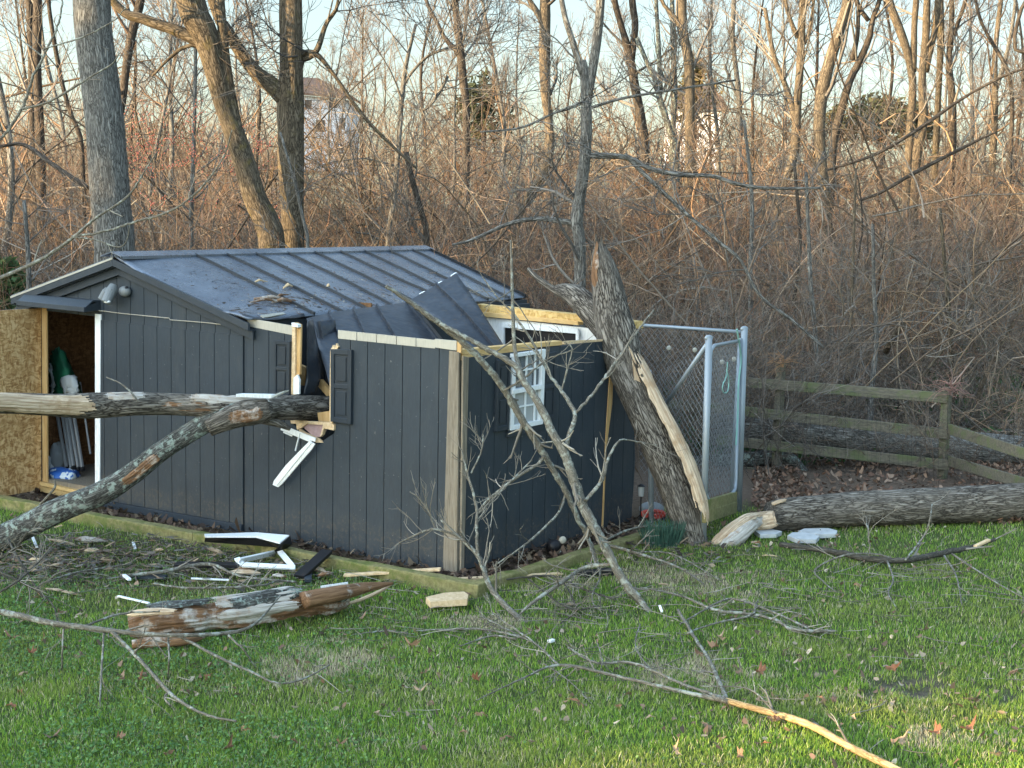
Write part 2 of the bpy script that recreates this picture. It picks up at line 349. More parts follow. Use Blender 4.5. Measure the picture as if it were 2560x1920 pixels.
def spawn(P, R, m, ln, ang=(.5, 1.0), t0=.25, up=.15, K=4, rf=.55, wig=.12, rmin=.002, taper=.3):
    n, KP, _ = P.shape; idx = np.repeat(np.arange(n), m); N = len(idx)
    t = t0+(1-t0)*rng.random(N)**.85; f = t*(KP-1); i = np.minimum(f.astype(int), KP-2); fr = (f-i)[:, None]
    p = P[idx, i]*(1-fr)+P[idx, i+1]*fr; tg = P[idx, i+1]-P[idx, i]; tg /= np.linalg.norm(tg, axis=1)[:, None]+1e-9
    r = (R[idx, i]*(1-fr[:, 0])+R[idx, i+1]*fr[:, 0])*rf
    q = rng.normal(size=(N, 3)); q -= tg*(q*tg).sum(1)[:, None]; q /= np.linalg.norm(q, axis=1)[:, None]+1e-9
    an = rng.uniform(ang[0], ang[1], N)[:, None]; d = tg*np.cos(an)+q*np.sin(an)
    L = ln*rng.uniform(.5, 1.25, N)*(1.15-.6*t)
    Q = [p]; 
    for k in range(1, K):
        d = d+np.array([0, 0, up])/K*2+rng.normal(0, wig, (N, 3)); d /= np.linalg.norm(d, axis=1)[:, None]
        Q.append(Q[-1]+d*(L/(K-1))[:, None])
    Q = np.stack(Q, 1); rr = np.maximum(r, rmin)[:, None]*np.linspace(1, taper, K)[None]
    return Q, np.maximum(rr, rmin*.7)
def twigmesh(name, levels, mat, parent=None, palette=None, sides=3, patchy=False, **kw):
    Vs, Fs, Cs, n = [], [], [], 0
    for (P, R, pal) in levels:
        V, Fc = tubes(P, R, sides); Vs.append(V); Fs.append(Fc+n); n += len(V)
        pal = np.array(pal); c = pal[rng.integers(0, len(pal), len(P))]*rng.uniform(.65, 1.35, (len(P), 1))
        if patchy:
            q = P[:, 0]*np.array([.3, .3, .5]); f1 = np.clip((fbm(q, 3)-.40)*6, 0, 1)[:, None]; f2 = np.clip((fbm(q+31, 3)-.42)*6, 0, 1)[:, None]
            c = c*(1-f1)+c*np.array([1.35, 1.08, .80])*f1; c = c*(1-f2*.45)
        Cs.append(np.repeat(c, P.shape[1]*sides, 0))
    return mk(name, np.vstack(Vs), np.vstack(Fs), mat, parent, attrs={'col': np.vstack(Cs)}, **kw)
GREY = [(.15, .14, .125), (.11, .10, .09), (.19, .17, .15)]; BROWN = [(.15, .115, .09), (.12, .095, .078), (.19, .145, .11), (.14, .12, .10)]
RED = [(.19, .125, .10), (.16, .11, .09), (.22, .155, .12)]; DARK = [(.05, .045, .04), (.08, .07, .06)]
# ================================================================== GROUND
def inpad(x, y):
    q = np.stack([x-C0[0], y-C0[1]], -1); s = q@U_[:2]; t = q@V_[:2]
    return s, t
MUD = [(2175, 1672, .10), (2180, 1700, .26), (2280, 1728, .28), (2330, 1700, .2), (2030, 1682, .14), (2520, 1738, .26), (2150, 1660, .16), (2250, 1708, .2)]
MUDP = [(G(a, b)[:2], r) for a, b, r in MUD]
DRY = [(G(760, 1665)[:2], .55, .28), (G(870, 1640)[:2], .35, .2), (G(1700, 1680)[:2], .5, .2), (G(2400, 1850)[:2], .4, .12), (G(1240, 1560)[:2], .4, .12), (G(1660, 1450)[:2], .9, .3)]
tA, tB, tC, tD = G(-60, 1256), G(1205, 1492), G(1190, 1480), G(1640, 1344)
def lside(x, y, a, b): return (b[0]-a[0])*(y-a[1])-(b[1]-a[1])*(x-a[0])     # >0: left of a->b (away from the camera)
def masks(x, y):
    n = fbm(np.stack([x*1.3, y*1.3, x*0], -1), 3)
    pad = (lside(x, y, tA, tB) > 0) & (lside(x, y, tC, tD) > 0) & (x < tD[0])
    edge = 15.9+.25*x*.2+(n-.45)*2
    lawn = np.clip((edge-y)*1.6, 0, 1)*(~pad)
    mud = np.zeros_like(x)
    nn = fbm(np.stack([x*6, y*6, x*0+3], -1), 3)
    for (c, r) in MUDP:
        d = np.hypot((x-c[0])/1.25, (y-c[1])*1.15)/r; mud = np.maximum(mud, np.clip(1.2-d*1.0-(nn-.3)*2.6, 0, 1)*1.4)
    dry = np.zeros_like(x)
    for (c, a, b) in DRY:
        d = np.hypot((x-c[0])/a, (y-c[1])/(b*2)); dry = np.maximum(dry, np.clip(1.2-d-(nn-.4)*3.5, 0, 1)*.9)
    deb = np.clip(1.3-np.hypot((x-G(330, 1400)[0])/2.2, (y-G(330, 1400)[1])/1.15), 0, 1)
    return lawn, np.clip(mud, 0, 1), dry, pad, np.clip(deb*2, 0, 1), n
gx = np.unique(np.concatenate([np.linspace(-150, -9, 30), np.arange(-9, 9.01, .075), np.linspace(9, 150, 30)]))
gy = np.unique(np.concatenate([np.linspace(-30, 6, 12), np.arange(6, 21, .075), np.linspace(21, 60, 70), np.linspace(60, 400, 24)]))
X, Y = np.meshgrid(gx, gy); xs, ys = X.ravel(), Y.ravel()
lw, mu, dr, pad, deb, nn = masks(xs, ys)
zz = terr(xs, ys)+(fbm(np.stack([xs*2.2, ys*2.2, xs*0], -1), 3)-.45)*.05*(ys < 24)-mu*.03
def gc(l, m, d, p, de, n, y):
    grass = np.array([.065, .085, .03]); soil = np.array([.075, .055, .036]); litter = np.array([.13, .095, .07])
    c = soil+(litter-soil)*np.clip((y-15.3)/1.5, 0, 1)[:, None]*np.clip(1.25-np.abs(y-17)*.12, .35, 1)[:, None]
    far = np.clip((y-21)/5, 0, 1)[:, None]*np.clip((n-.35)*5, 0, 1)[:, None]
    c = c*(1-far*.6)+np.array([.07, .085, .035])*far*.6
    c = c*(1-.45*np.clip((y-30)/15, 0, 1))[:, None]
    c = c*(1-l[:, None])+grass*l[:, None]
    c = c*(1-d[:, None])+np.array([.17, .14, .085])*d[:, None]
    c = c*(1-de[:, None]*.5)+np.array([.07, .055, .035])*de[:, None]*.5
    c = c*(1-m[:, None])+np.array([.11, .093, .075])*m[:, None]
    return c
nx, ny = len(gx), len(gy); ii = (np.arange(ny-1)[:, None]*nx+np.arange(nx-1)[None]).ravel()
mk('ground', np.stack([xs, ys, zz], -1), np.stack([ii, ii+1, ii+1+nx, ii+nx], -1), M['ground'], smooth=True, attrs={'col': gc(lw, mu, dr, pad, deb, nn, ys)}, kind='structure', zero=True)
def gz(x, y):
    lw, mu, *_ = masks(x, y); return terr(x, y)+(fbm(np.stack([x*2.2, y*2.2, x*0], -1), 3)-.45)*.05*(y < 24)-mu*.03
# ---- grass blades
def blades(N, name, hmin, hmax, wid, filt, colf, lean=.5, y0=6.6, y1=16.6, pw=1.6):
    u = rng.random(N); y = (y0**(1-pw)+u*(y1**(1-pw)-y0**(1-pw)))**(1/(1-pw)); x = rng.uniform(-.36, .36, N)*(y+2)
    lw, mu, dr, pad, deb, n = masks(x, y); k = filt(lw, mu, dr, pad, deb, n, x, y); x, y, dr, n, deb = x[k], y[k], dr[k], n[k], deb[k]; N = len(x)
    z = gz(x, y); h = rng.uniform(hmin, hmax, N)*(.75+.9*fbm(np.stack([x*3, y*3, x*0+9], -1), 2)); a = rng.uniform(0, 6.283, N); l = rng.uniform(.1, lean, N)*h*1.4
    b = rng.uniform(0, 6.283, N); wv = np.stack([np.cos(b), np.sin(b), b*0], -1)*(wid*rng.uniform(.6, 1.3, N))[:, None]/2
    p = np.stack([x, y, z-.01], -1); t = p+np.stack([np.cos(a)*l, np.sin(a)*l, h+.01], -1); m = p*.5+t*.5+np.stack([-np.cos(a)*l*.18, -np.sin(a)*l*.18, h*.12], -1)
    V = np.stack([p-wv, p+wv, m+wv*.8, m-wv*.8, t+wv*.15, t-wv*.15], 1).reshape(-1, 3); i = np.arange(N)*6
    F = np.vstack([np.stack([i, i+1, i+2, i+3], -1), np.stack([i+3, i+2, i+4, i+5], -1)])
    c = colf(x, y, dr, n, deb); return mk(name, V, F, M['grass'], attrs={'col': np.repeat(c, 6, 0)}, label='short green lawn grass with pale dry patches', cat='grass', kind='stuff', zero=True)
def gcol(x, y, dr, n, deb):
    N = len(x); P = np.array([(.20, .35, .05), (.26, .42, .055), (.15, .29, .05), (.34, .46, .07), (.10, .19, .04)])
    c = P[rng.integers(0, 5, N)]*rng.uniform(.7, 1.25, (N, 1))
    yy = np.clip((fbm(np.stack([x*1.1+4, y*1.6, x*0], -1), 3)-.42)*4, 0, 1)*.5
    c = c*(1-yy[:, None])+np.array([.30, .32, .09])*yy[:, None]
    s = (rng.random(N) < .10+.75*dr+.1*deb+.12*(fbm(np.stack([x*2, y*2, x*0+30], -1), 2) > .5)); c[s] = np.array([.60, .53, .36])*rng.uniform(.6, 1.2, (s.sum(), 1)); return c
blades(560000, 'grass', .016, .040, .0052, lambda lw, mu, dr, pad, deb, n, x, y: (rng.random(len(x)) < lw*(1-mu)*(1-.45*deb)*(.45+.75*fbm(np.stack([x*4, y*4, x*0], -1), 2))), gcol)
# ---- clover / chickweed leaves on the left
def clover(N):
    y = rng.uniform(7, 13.6, N); x = rng.uniform(-.38, .36, N)*(y+1); lw, mu, dr, pad, deb, n = masks(x, y)
    pr = np.clip((-x-.5-(y-9)*.05)*1.1+.1, .04, 1)*np.clip((n-.3)*5, 0, 1)*np.clip(1-(y-11.5)/2, .2, 1); k = rng.random(N) < pr*lw*(1-dr)*(1-mu); x, y = x[k], y[k]; N = len(x)
    z = gz(x, y)+rng.uniform(.015, .05, N); r = rng.uniform(.005, .010, N); a = rng.uniform(0, 6.28, N); tl = rng.normal(0, .45, (N, 2))
    th = a[:, None]+np.arange(5)/5*6.283; ox = np.cos(th)*r[:, None]; oy = np.sin(th)*r[:, None]
    V = np.stack([x[:, None]+ox, y[:, None]+oy, z[:, None]+ox*tl[:, :1]+oy*tl[:, 1:]], -1).reshape(-1, 3)
    P = np.array([(.10, .21, .06), (.14, .26, .075), (.19, .31, .09), (.08, .16, .055)]); c = P[rng.integers(0, 4, N)]*rng.uniform(.7, 1.2, (N, 1))
    mk('clover', V, np.arange(N*5).reshape(-1, 5), M['grass'], attrs={'col': np.repeat(c, 5, 0)}, label='low clover and chickweed growing through the lawn', cat='clover', kind='stuff', zero=True)
clover(95000)
# ---- leaf litter (stuff) and single leaves
def leafgeo(r, curl=.5, oak=True):
    n = 14; th = np.linspace(0, 2*math.pi, n, endpoint=False); rr = r*(1+.38*np.cos(th*5+.4))*(1-.3*np.abs(np.sin(th)))
    x = np.cos(th)*rr*1.35; y = np.sin(th)*rr*.85; z = curl*(x*x-y*y*.6)/r+rng.normal(0, r*.12, n)
    V = np.vstack([[0, 0, 0], np.stack([x, y, z], -1)]); return V, [(0, 1+i, 1+(i+1) % n) for i in range(n)]
def litter(N, name, xy, r0, r1, zoff, pal, label, cat):
    x, y = xy(N); N = len(x); z = gz(x, y)+rng.uniform(0, zoff, N); r = rng.uniform(r0, r1, N); a = rng.uniform(0, 6.28, N)
    k = 7; th = np.arange(k)/k*6.283; lob = 1+.4*((np.arange(k) % 2)-.5); px = np.cos(th)*lob; py = np.sin(th)*lob*.6
    tx = rng.normal(0, .5, (N, 1)); ty = rng.normal(0, .5, (N, 1)); cu = rng.uniform(-.5, .6, (N, 1))
    lx = px[None]*r[:, None]; ly = py[None]*r[:, None]; lz = lx*tx+ly*ty+cu*px[None]**2*r[:, None]+np.abs(tx)*r[:, None]*.6
    V = np.stack([x[:, None]+lx*np.cos(a)[:, None]-ly*np.sin(a)[:, None], y[:, None]+lx*np.sin(a)[:, None]+ly*np.cos(a)[:, None], z[:, None]+lz], -1).reshape(-1, 3)
    P = np.array(pal); c = P[rng.integers(0, len(P), N)]*rng.uniform(.6, 1.25, (N, 1))
    mk(name, V, np.arange(N*k).reshape(-1, k), M['leaf'], attrs={'col': np.repeat(c, k, 0)}, label=label, cat=cat, kind='stuff', zero=True)
LP = [(.24, .15, .10), (.18, .115, .08), (.32, .22, .15), (.14, .10, .07), (.40, .31, .23)]
def xy1(N):
    y = rng.uniform(15.3, 24, N); x = rng.uniform(.02, .42, N)*y+rng.uniform(-1, 1, N); n = fbm(np.stack([x, y, x*0], -1), 2)
    k = (rng.random(N) < np.clip(1.3-np.abs(y-16.9)*.25, .1, 1)*np.clip((n-.25)*4, .15, 1)) & (x > .16*y); return x[k], y[k]
litter(34000, 'leaf_litter', xy1, .018, .045, .06, [(.22, .125, .08), (.17, .10, .07), (.27, .17, .11), (.12, .085, .06), (.3, .21, .15)], 'brown leaf litter banked against the rail fence', 'leaf litter')
def xy2(N):
    s = rng.uniform(-1, 7, N); t = rng.uniform(-1.1, .05, N); a = C0[:2]+U_[:2]*s[:, None]+V_[:2]*t[:, None]; s2 = rng.uniform(-1.0, 0, N); t2 = rng.uniform(-.5, 4.5, N); b = C0[:2]+U_[:2]*s2[:, None]+V_[:2]*t2[:, None]
    q = np.vstack([a, b]); *_, = (0,); lw, mu, dr, pad, deb, n = masks(q[:, 0], q[:, 1]); q = q[pad]; return q[:, 0], q[:, 1]
litter(2600, 'leaf_mulch', xy2, .015, .045, .03, [(.09, .06, .045), (.14, .09, .06), (.07, .05, .04), (.2, .15, .1)], 'dark leaf mulch and bark between the shed and its timber edging', 'mulch')
def xy3(N):
    y = rng.uniform(7, 15.5, N); x = rng.uniform(-.36, .36, N)*(y+1); lw, *_ = masks(x, y); k = rng.random(N) < lw*np.clip((fbm(np.stack([x*.9, y*1.2, x*0+70], -1), 3)-.38)*5, .04, 1); return x[k], y[k]
litter(4200, 'leaf_scraps', xy3, .012, .028, .04, LP+[(.45, .38, .28)], 'small scraps of dry leaf caught in the lawn grass', 'leaf scraps')
lv = []
for k in range(5):
    V, Fc = leafgeo(1, rng.uniform(.2, .6)); lv.append((V, Fc))
LC = [(.34, .2, .12), (.26, .15, .1), (.42, .3, .2), (.3, .14, .08), (.2, .14, .1)]
leafme = []
spots = [(850, 1872), (570, 1880), (1050, 1735), (1900, 1690), (2205, 1735), (2140, 1467), (2105, 1490), (60, 1690), (50, 1735), (200, 1650), (110, 1610), (30, 1600), (290, 1600), (350, 1712), (130, 1855), (610, 1835), (740, 1865), (690, 1855), (30, 1775), (980, 1620), (1030, 1625), (1060, 1690), (1150, 1713), (1190, 1706), (1140, 1815), (1160, 1838), (1265, 1855), (1340, 1785), (1545, 1773), (1960, 1640), (1785, 1625), (1745, 1638), (1800, 1608), (2230, 1680), (2310, 1585), (2060, 1762), (2085, 1760), (2130, 1800), (1905, 1865), (1770, 1830), (1850, 1900), (1940, 1815), (2255, 1865), (2340, 1840), (2440, 1755), (2200, 1905), (1200, 1795), (940, 1790), (520, 1700), (360, 1700), (300, 1855), (420, 1895), (1690, 1890), (2420, 1830), (2500, 1900), (2540, 1690), (1450, 1770), (1620, 1800), (1900, 1365), (2460, 1400), (100, 1500), (150, 1540), (60, 1560), (80, 1640), (180, 1575)]
for i, (a, b) in enumerate(spots):
    p = G(a, b); r = rng.uniform(.024, .045); k = i % 5
    if i < 10:
        V, Fc = lv[k]; V = V*.035 if i < 5 else V*np.array([.035, .03, -.03])
        o = mk('fallen_leaf', V, Fc, M['leaf'], attrs={'col': np.tile(LC[i % 5], (len(V), 1))}, base=(0, 0, 0), label='curled brown leaf lying on the lawn', cat='leaf', group='single dead leaves on the lawn'); leafme.append(o)
    else: o = leafme[i % 10].copy(); col.objects.link(o)
    o.location = (p[0], p[1], float(gz(p[:1], p[1:2])[0])+.03); o.rotation_euler = (rng.normal(0, .45), rng.normal(0, .45), rng.uniform(0, 6.3)); o.scale = (r/.035,)*3
# ================================================================== SHED
fx = PT(613, 1337); shed = thing('shed', (C0+U_*3), 'dark grey board shed with metal roof, crushed open by fallen limbs', 'shed')
nG, nR = -V_, -U_            # outward normals of the gable side and of the side wall
def clipx(poly, lo, hi):     # clip a 2-D polygon to lo<x<hi
    def half(P, f, inter):
        out = []
        for i in range(len(P)):
            a, b = P[i], P[(i+1) % len(P)]
            if f(a): out.append(a)
            if f(a) != f(b): out.append(inter(a, b))
        return out
    def at(c): return lambda a, b: (c, a[1]+(b[1]-a[1])*(c-a[0])/(b[0]-a[0]))
    P = half(poly, lambda p: p[0] > lo, at(lo))
    return half(P, lambda p: p[0] < hi, at(hi)) if len(P) > 2 else []
def siding(name, polys, plane, off, mat=None, sp=.2, ph=.0, th=.012, gap=.008, parent=None, back=.03, **kw):
    mb = MB(); o, ax, nm = plane
    for P in polys:
        x0, x1 = min(p[0] for p in P), max(p[0] for p in P); k = math.floor((x0-ph)/sp)
        while ph+k*sp < x1:
            Q = clipx(P, ph+k*sp+gap/2, ph+(k+1)*sp-gap/2); k += 1
            if len(Q) < 3: continue
            W = [o+ax*a+Z_*b+nm*off for a, b in Q]; mb.plate(W, nm*th)
        W = [o+ax*a+Z_*b+nm*(off-.001) for a, b in P]; mb.plate(W, -nm*back)
    return mb.mk(name, mat or M['siding'], parent or shed, **kw)
def g2(px, py, t=0): p = st(PT(px, py, t)); return (p[0], p[2])
def r2(px, py, s=0): p = st(PS(px, py, s)); return (p[1], p[2])
PG = (C0, U_, nG); PR = (C0, V_, nR)
print('shed st', [tuple(round(float(v), 2) for v in st(PT(*q))) for q in ((613, 1337), (42, 770), (310, 645), (103, 770), (103, 1205), (250, 1245), (1145, 856), (250, 1258))], [tuple(round(float(v), 2) for v in st(PS(*q))) for q in ((1580, 1308), (1590, 836))])
sg = abs(g2(895, 1100)[0]-g2(1050, 1100)[0])/3.3
# gable wall (the big left face), round the door opening
gable = [[g2(42, 770), g2(42, 1200), g2(104, 1206), g2(104, 744)], [g2(104, 744), g2(104, 775), g2(250, 792), g2(250, 697)][::-1],
         [g2(250, 697), g2(250, 1262), g2(612, 1337), g2(612, 803), g2(310, 668)][::-1]]
siding('gable_wall', gable, PG, .0, sp=.2, ph=g2(280, 900)[0]-.1)
siding('door_panel', [[g2(257, 800), g2(257, 1248), g2(612, 1310), g2(612, 1000), g2(612, 840)]], PG, .014, sp=.2, ph=g2(280, 900)[0]-.1)
mb = MB(); mb.plate([PT(250, 1248), PT(250, 1264), PT(612, 1333), PT(612, 1311)], nG*.045); mb.plate([PT(42, 1196), PT(42, 1216), PT(104, 1229), PT(104, 1206)], nG*.04)
mb.mks('skirt_board', M['siding_dk'], shed, bevel=.003)
mb = MB(); mb.plate([PT(42, 772), PT(42, 1196), PT(57, 1199), PT(57, 762)], nG*.03); mb.mk('corner_board', M['siding_dk'], shed, bevel=.003)
# front wall of the broken bay: left piece, low piece, right piece
fr = [[g2(613.5, 808), g2(613.5, 1337), g2(728, 1356), g2(735, 1090), g2(737, 985), g2(737, 818)],
      [g2(735, 1060), g2(728, 1356), g2(835, 1379), g2(839, 1082), g2(812, 1100), g2(798, 1112), g2(780, 1090), g2(755, 1076)],
      [g2(839, 1060), g2(835, 1379), g2(1128, 1432), g2(1140, 872), g2(848, 842), g2(848, 873), g2(834, 878), g2(834, 1060)]]
siding('front_wall', fr, PG, .0, sp=.2, ph=.02)
mb = MB(); mb.plate([PT(622, 795), PT(622, 815), PT(737, 838), PT(737, 815)], nG*.016)
mb.mks('bare_wall_top', M['beige'], shed)
mb = MB()
for a, b in ((848, 894), (896, 943), (945, 993), (995, 1042), (1044, 1090)):
    f = lambda x: 825+(x-848)*.103
    mb.plate([PT(a, f(a)), PT(a, f(a)+21), PT(b, f(b)+21), PT(b, f(b))], nG*.016)
mb.plate([PT(1092, 847), PT(1092, 868), PT(1146, 876), PT(1146, 852)], nG*.028)
mb.mks('bare_wall_top', M['beige'], shed)
# splintered studs at the gap
mb = MB(); mb.plate([PT(734, 806), PT(731, 985), PT(741, 987), PT(742, 806)], nG*.018); mb.plate([PT(834, 874), PT(836, 1058), PT(829, 1056), PT(831, 878)], nG*.03)
mb.plate([PT(831, 876), PT(848, 872), PT(852, 866), PT(846, 858), PT(843, 868), PT(838, 862)], nG*.03)
mb.mks('broken_sheathing', M['chip'], shed)
mb = MB(); mb.plate([PT(741, 806), PT(739, 942), PT(750, 936), PT(752, 812)], -nG*.02); mb.mk('stud', M['lumber'], shed)
mb = MB(); mb.plate([PT(737, 945), PT(737, 985), PT(751, 985), PT(752, 950), PT(747, 936)], nG*.02); mb.plate([PT(737, 806), PT(738, 815), PT(753, 818), PT(753, 811)], nG*.045); mb.mks('vinyl_trim', M['white'], shed)
mb = MB(); mb.plate([PT(753, 1058), PT(762, 1072), PT(785, 1092), PT(803, 1092), PT(820, 1066), PT(815, 1056)], -nG*.02); mb.mk('inner_board', M['pink'], shed)
mb = MB(); mb.plate([PT(745, 1052), PT(748, 1074), PT(760, 1068), PT(775, 1056)], nG*.03); mb.plate([PT(815, 1056), PT(812, 1070), PT(806, 1092), PT(812, 1086), PT(816, 1070), PT(841, 1075), PT(842, 1060), PT(826, 1056)], nG*.035)
mb.plate([PT(730, 1050), PT(731, 1058), PT(828, 1062), PT(826, 1055)], nG*.02); mb.plate([PT(748, 1068), PT(756, 1086), PT(795, 1106), PT(812, 1106), PT(800, 1096), PT(765, 1080)], nG*.02)
mb.mks('split_sill', M['chip'], shed)
for (p0, p1, wdt) in (((719, 1064), (800, 1098), .035), ((718, 1070), (790, 1102), .02), ((724, 1078), (742, 1088), .012), ((765, 1080), (750, 1125), .01)):
    mb = MB(); mb.board(PT(*p0)+nG*.08, PT(*p1)+nG*.06, wdt, .01, Z_); mb.mk('vinyl_splinter', M['white'], shed)
mb = MB(); P = [PT(795, 1099), PT(808, 1107), PT(800, 1120), PT(760, 1166), PT(726, 1206), PT(716, 1214), PT(703, 1208), PT(706, 1198), PT(735, 1160), PT(768, 1126)]; mb.plate([p+nG*.10 for p in P], nG*.012)
mb.plate([p+nG*.113 for p in (PT(797, 1101), PT(801, 1104), PT(716, 1208), PT(711, 1206))], nG*.012); mb.mk('hanging_trim', M['white'], shed)
# corner post and side wall
mb = MB(); mb.plate([PT(1128, 876)+nG*.0, PT(1112, 1424), PT(1147, 1431), PT(1152, 880)], nG*.03); mb.mk('corner_post', M['oldwood'], shed, bevel=.003, label='weathered bare corner board')
mb = MB(); mb.plate([PS(1154, 890, -.02), PS(1148, 1428, -.02), PS(1156, 1424, -.02), PS(1168, 893, -.02)], nR*.02); mb.mk('corner_post', M['oldwood'], shed, bevel=.003)
mb = MB(); mb.plate([PT(1146, 852)-nG*.0, PT(1146, 880), PT(1156, 882), PT(1157, 850)], nG*.02); mb.mk('plate_end', M['lumber'], shed)
side = [[r2(1158, 895), r2(1158, 1424), r2(1500, 1330), r2(1522, 912), r2(1522, 850)]]
siding('side_wall', side, PR, .0, sp=.2, ph=.08)
siding('side_wall', [[r2(1505, 1328), r2(1582, 1307), r2(1592, 1150), r2(1590, 1080), r2(1540, 950), r2(1530, 905)]], (C0+U_*.03, V_, nR), .0, sp=.2, ph=.08)
mb = MB(); mb.plate([PS(1523, 905), PS(1530, 905), PS(1526, 1010), PS(1512, 1120), PS(1504, 1320), PS(1501, 1320), PS(1510, 1100), PS(1516, 1000)], nR*.02); mb.mk('split_edge', M['lumber'], shed)
for (a, b, c, d, z) in ((1156, 874, 1405, 852, .05), (1156, 888, 1330, 864, .04)):
    mb = MB(); mb.plate([PS(a, b), PS(a, b+13), PS(c, d+11), PS(c, d)], -nR*.09); o = mb.mk('top_plate', M['lumber_h'], shed, bevel=.003); 
mb = MB(); mb.plate([PS(1405, 853), PS(1405, 861), PS(1500, 853), PS(1516, 848), PS(1430, 851)], nR*.02); mb.mk('top_plate', M['chip'], shed)
# far wall of the broken bay with its white door and dark window
L2 = 2.84
def PF(px, py, o=0): return PT(px, py, L2-o)
mb = MB(); mb.plate([PF(1185, 790), PF(1185, 1000), PF(1575, 1040), PF(1580, 835), PF(1560, 830)], -nG*.03); mb.mk('far_wall', M['white'], shed)
mb = MB(); mb.plate([PF(1188, 760, .03), PF(1188, 778, .03), PF(1435, 803, .03), PF(1590, 822, .03), PF(1589, 804, .03), PF(1437, 786, .03)], -nG*.14); mb.mk('header_beam', M['osb2'], shed, bevel=.003)
mb = MB(); mb.plate([PF(1188, 778, .05), PF(1188, 790, .05), PF(1445, 813, .05), PF(1445, 803, .05)], -nG*.10); mb.mk('header_beam', M['lumber_h'], shed, bevel=.003)
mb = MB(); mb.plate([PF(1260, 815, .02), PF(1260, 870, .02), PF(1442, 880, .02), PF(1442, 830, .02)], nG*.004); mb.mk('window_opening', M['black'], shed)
mb = MB()
for (p, q, wd_) in (((1257, 812), (1446, 828), .05), ((1258, 812), (1258, 880), .03), ((1444, 828), (1444, 885), .03)): mb.board(PF(*p, .05), PF(*q, .05), wd_, .03, nG*.1+Z_ if p[1] != 812 or q[1] < 860 else U_)
mb.mks('window_frame', M['white'], shed)
mb = MB(); mb.plate([PF(1563, 803, .1), PF(1569, 832, .1), PF(1589, 832, .1), PF(1590, 804, .1)], nG*.09); mb.mk('broken_post', M['osb2'], shed)
mb = MB(); mb.plate([PF(1570, 834, .1), PF(1575, 1000, .1), PF(1590, 1000, .1), PF(1589, 834, .1)], nG*.04); mb.mk('broken_post', M['lumber'], shed)
# window in the side wall
wnd = None
def wq(px, py, o): return PS(px, py)+nR*o
mb = MB()
for a, b, c, d in ((1265, 1074, 1272, 884), (1338, 1058, 1345, 873)):
    mb.plate([wq(a, b, .012), wq(a+8, b-1, .012), wq(c+8, d-1, .012), wq(c, d, .012)], nR*.04)
mb.plate([wq(1272, 884, .014), wq(1271, 893, .014), wq(1345, 882, .014), wq(1346, 873, .014)], nR*.04)
mb.plate([wq(1265, 1064, .014), wq(1265, 1075, .014), wq(1345, 1059, .014), wq(1345, 1048, .014)], nR*.04)
mb.plate([wq(1268, 974, .014), wq(1268, 984, .014), wq(1341, 971, .014), wq(1341, 960, .014)], nR*.05)
wf = mb.mk('window', M['white'], shed, bevel=.002)
mb = MB()
for a, b, c, d in ((1303, 1060, 1309, 880), (1327, 1060, 1330, 880)): mb.plate([wq(a, b, .023), wq(a+3, b, .023), wq(c+3, d, .023), wq(c, d, .023)], nR*.012)
for y in (928, 1018): mb.plate([wq(1270, y, .024), wq(1270, y+3.5, .024), wq(1340, y-8, .024), wq(1340, y-12, .024)], nR*.012)
mb.plate([wq(1309, 884, .0155), wq(1309, 965, .0155), wq(1325, 962, .0155), wq(1325, 880, .0155)], nR*.003)
mb.mks('muntin', M['white'], wf)
mb = MB(); mb.plate([wq(1270, 984, .015), wq(1268, 1066, .015), wq(1340, 1050, .015), wq(1342, 970, .015)], nR*.004); mb.mk('pane', M['frost'], wf)
mb = MB(); mb.plate([wq(1272, 892, .020), wq(1269, 976, .020), wq(1341, 962, .020), wq(1344, 880, .020)], nR*.002); mb.mk('pane', M['glass'], wf)
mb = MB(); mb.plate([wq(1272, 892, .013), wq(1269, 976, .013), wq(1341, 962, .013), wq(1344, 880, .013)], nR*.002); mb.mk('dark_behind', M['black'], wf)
mb = MB(); mb.plate([wq(1274, 949, .016), wq(1276, 966, .016), wq(1296, 966, .016), wq(1299, 956, .016), wq(1283, 944, .016)], nR*.002); mb.mk('wood_scrap', M['lumber'], wf)
mb = MB(); mb.plate([wq(1262, 1078, .012), wq(1262, 1092, .012), wq(1347, 1072, .012), wq(1347, 1060, .012)], nR*.03); mb.mk('sill', M['siding_dk'], wf, bevel=.003)
def shutter(name_pts, q, nm):                                 # tl, bl, br, tr in wall coordinates
    tl, bl, br, tr = [q(*p) for p in name_pts]
    f = lambda u, v: (tl*(1-u)+tr*u)*(1-v)+(bl*(1-u)+br*u)*v
    mb = MB(); mb.plate([f(0, 0), f(0, 1), f(1, 1), f(1, 0)], nm*.022)
    for u0, u1, v0, v1 in ((0, .16, 0, 1), (.84, 1, 0, 1), (.16, .84, 0, .07), (.16, .84, .47, .53), (.16, .84, .93, 1)):
        mb.plate([f(u0, v0)+nm*.02, f(u0, v1)+nm*.02, f(u1, v1)+nm*.02, f(u1, v0)+nm*.02], nm*.014)
    for v0, v1 in ((.11, .43), (.57, .89)):
        mb.plate([f(.27, v0)+nm*.02, f(.27, v1)+nm*.02, f(.73, v1)+nm*.02, f(.73, v0)+nm*.02], nm*.011)
    return mb.mk('shutter', M['shutter'], shed, bevel=.003)
gq = lambda a, b: PT(a, b)+nG*.013; rq = lambda a, b: PS(a, b)+nR*.013
shutter([(835, 872), (835, 1053), (885, 1060), (887, 874)], gq, nG)
shutter([(692, 850), (692, 988), (730, 990), (733, 853)], gq, nG)
shutter([(1236, 900), (1230, 1079), (1262, 1073), (1268, 893)], rq, nR)
shutter([(1348, 884), (1345, 1053), (1378, 1046), (1383, 878)], rq, nR)
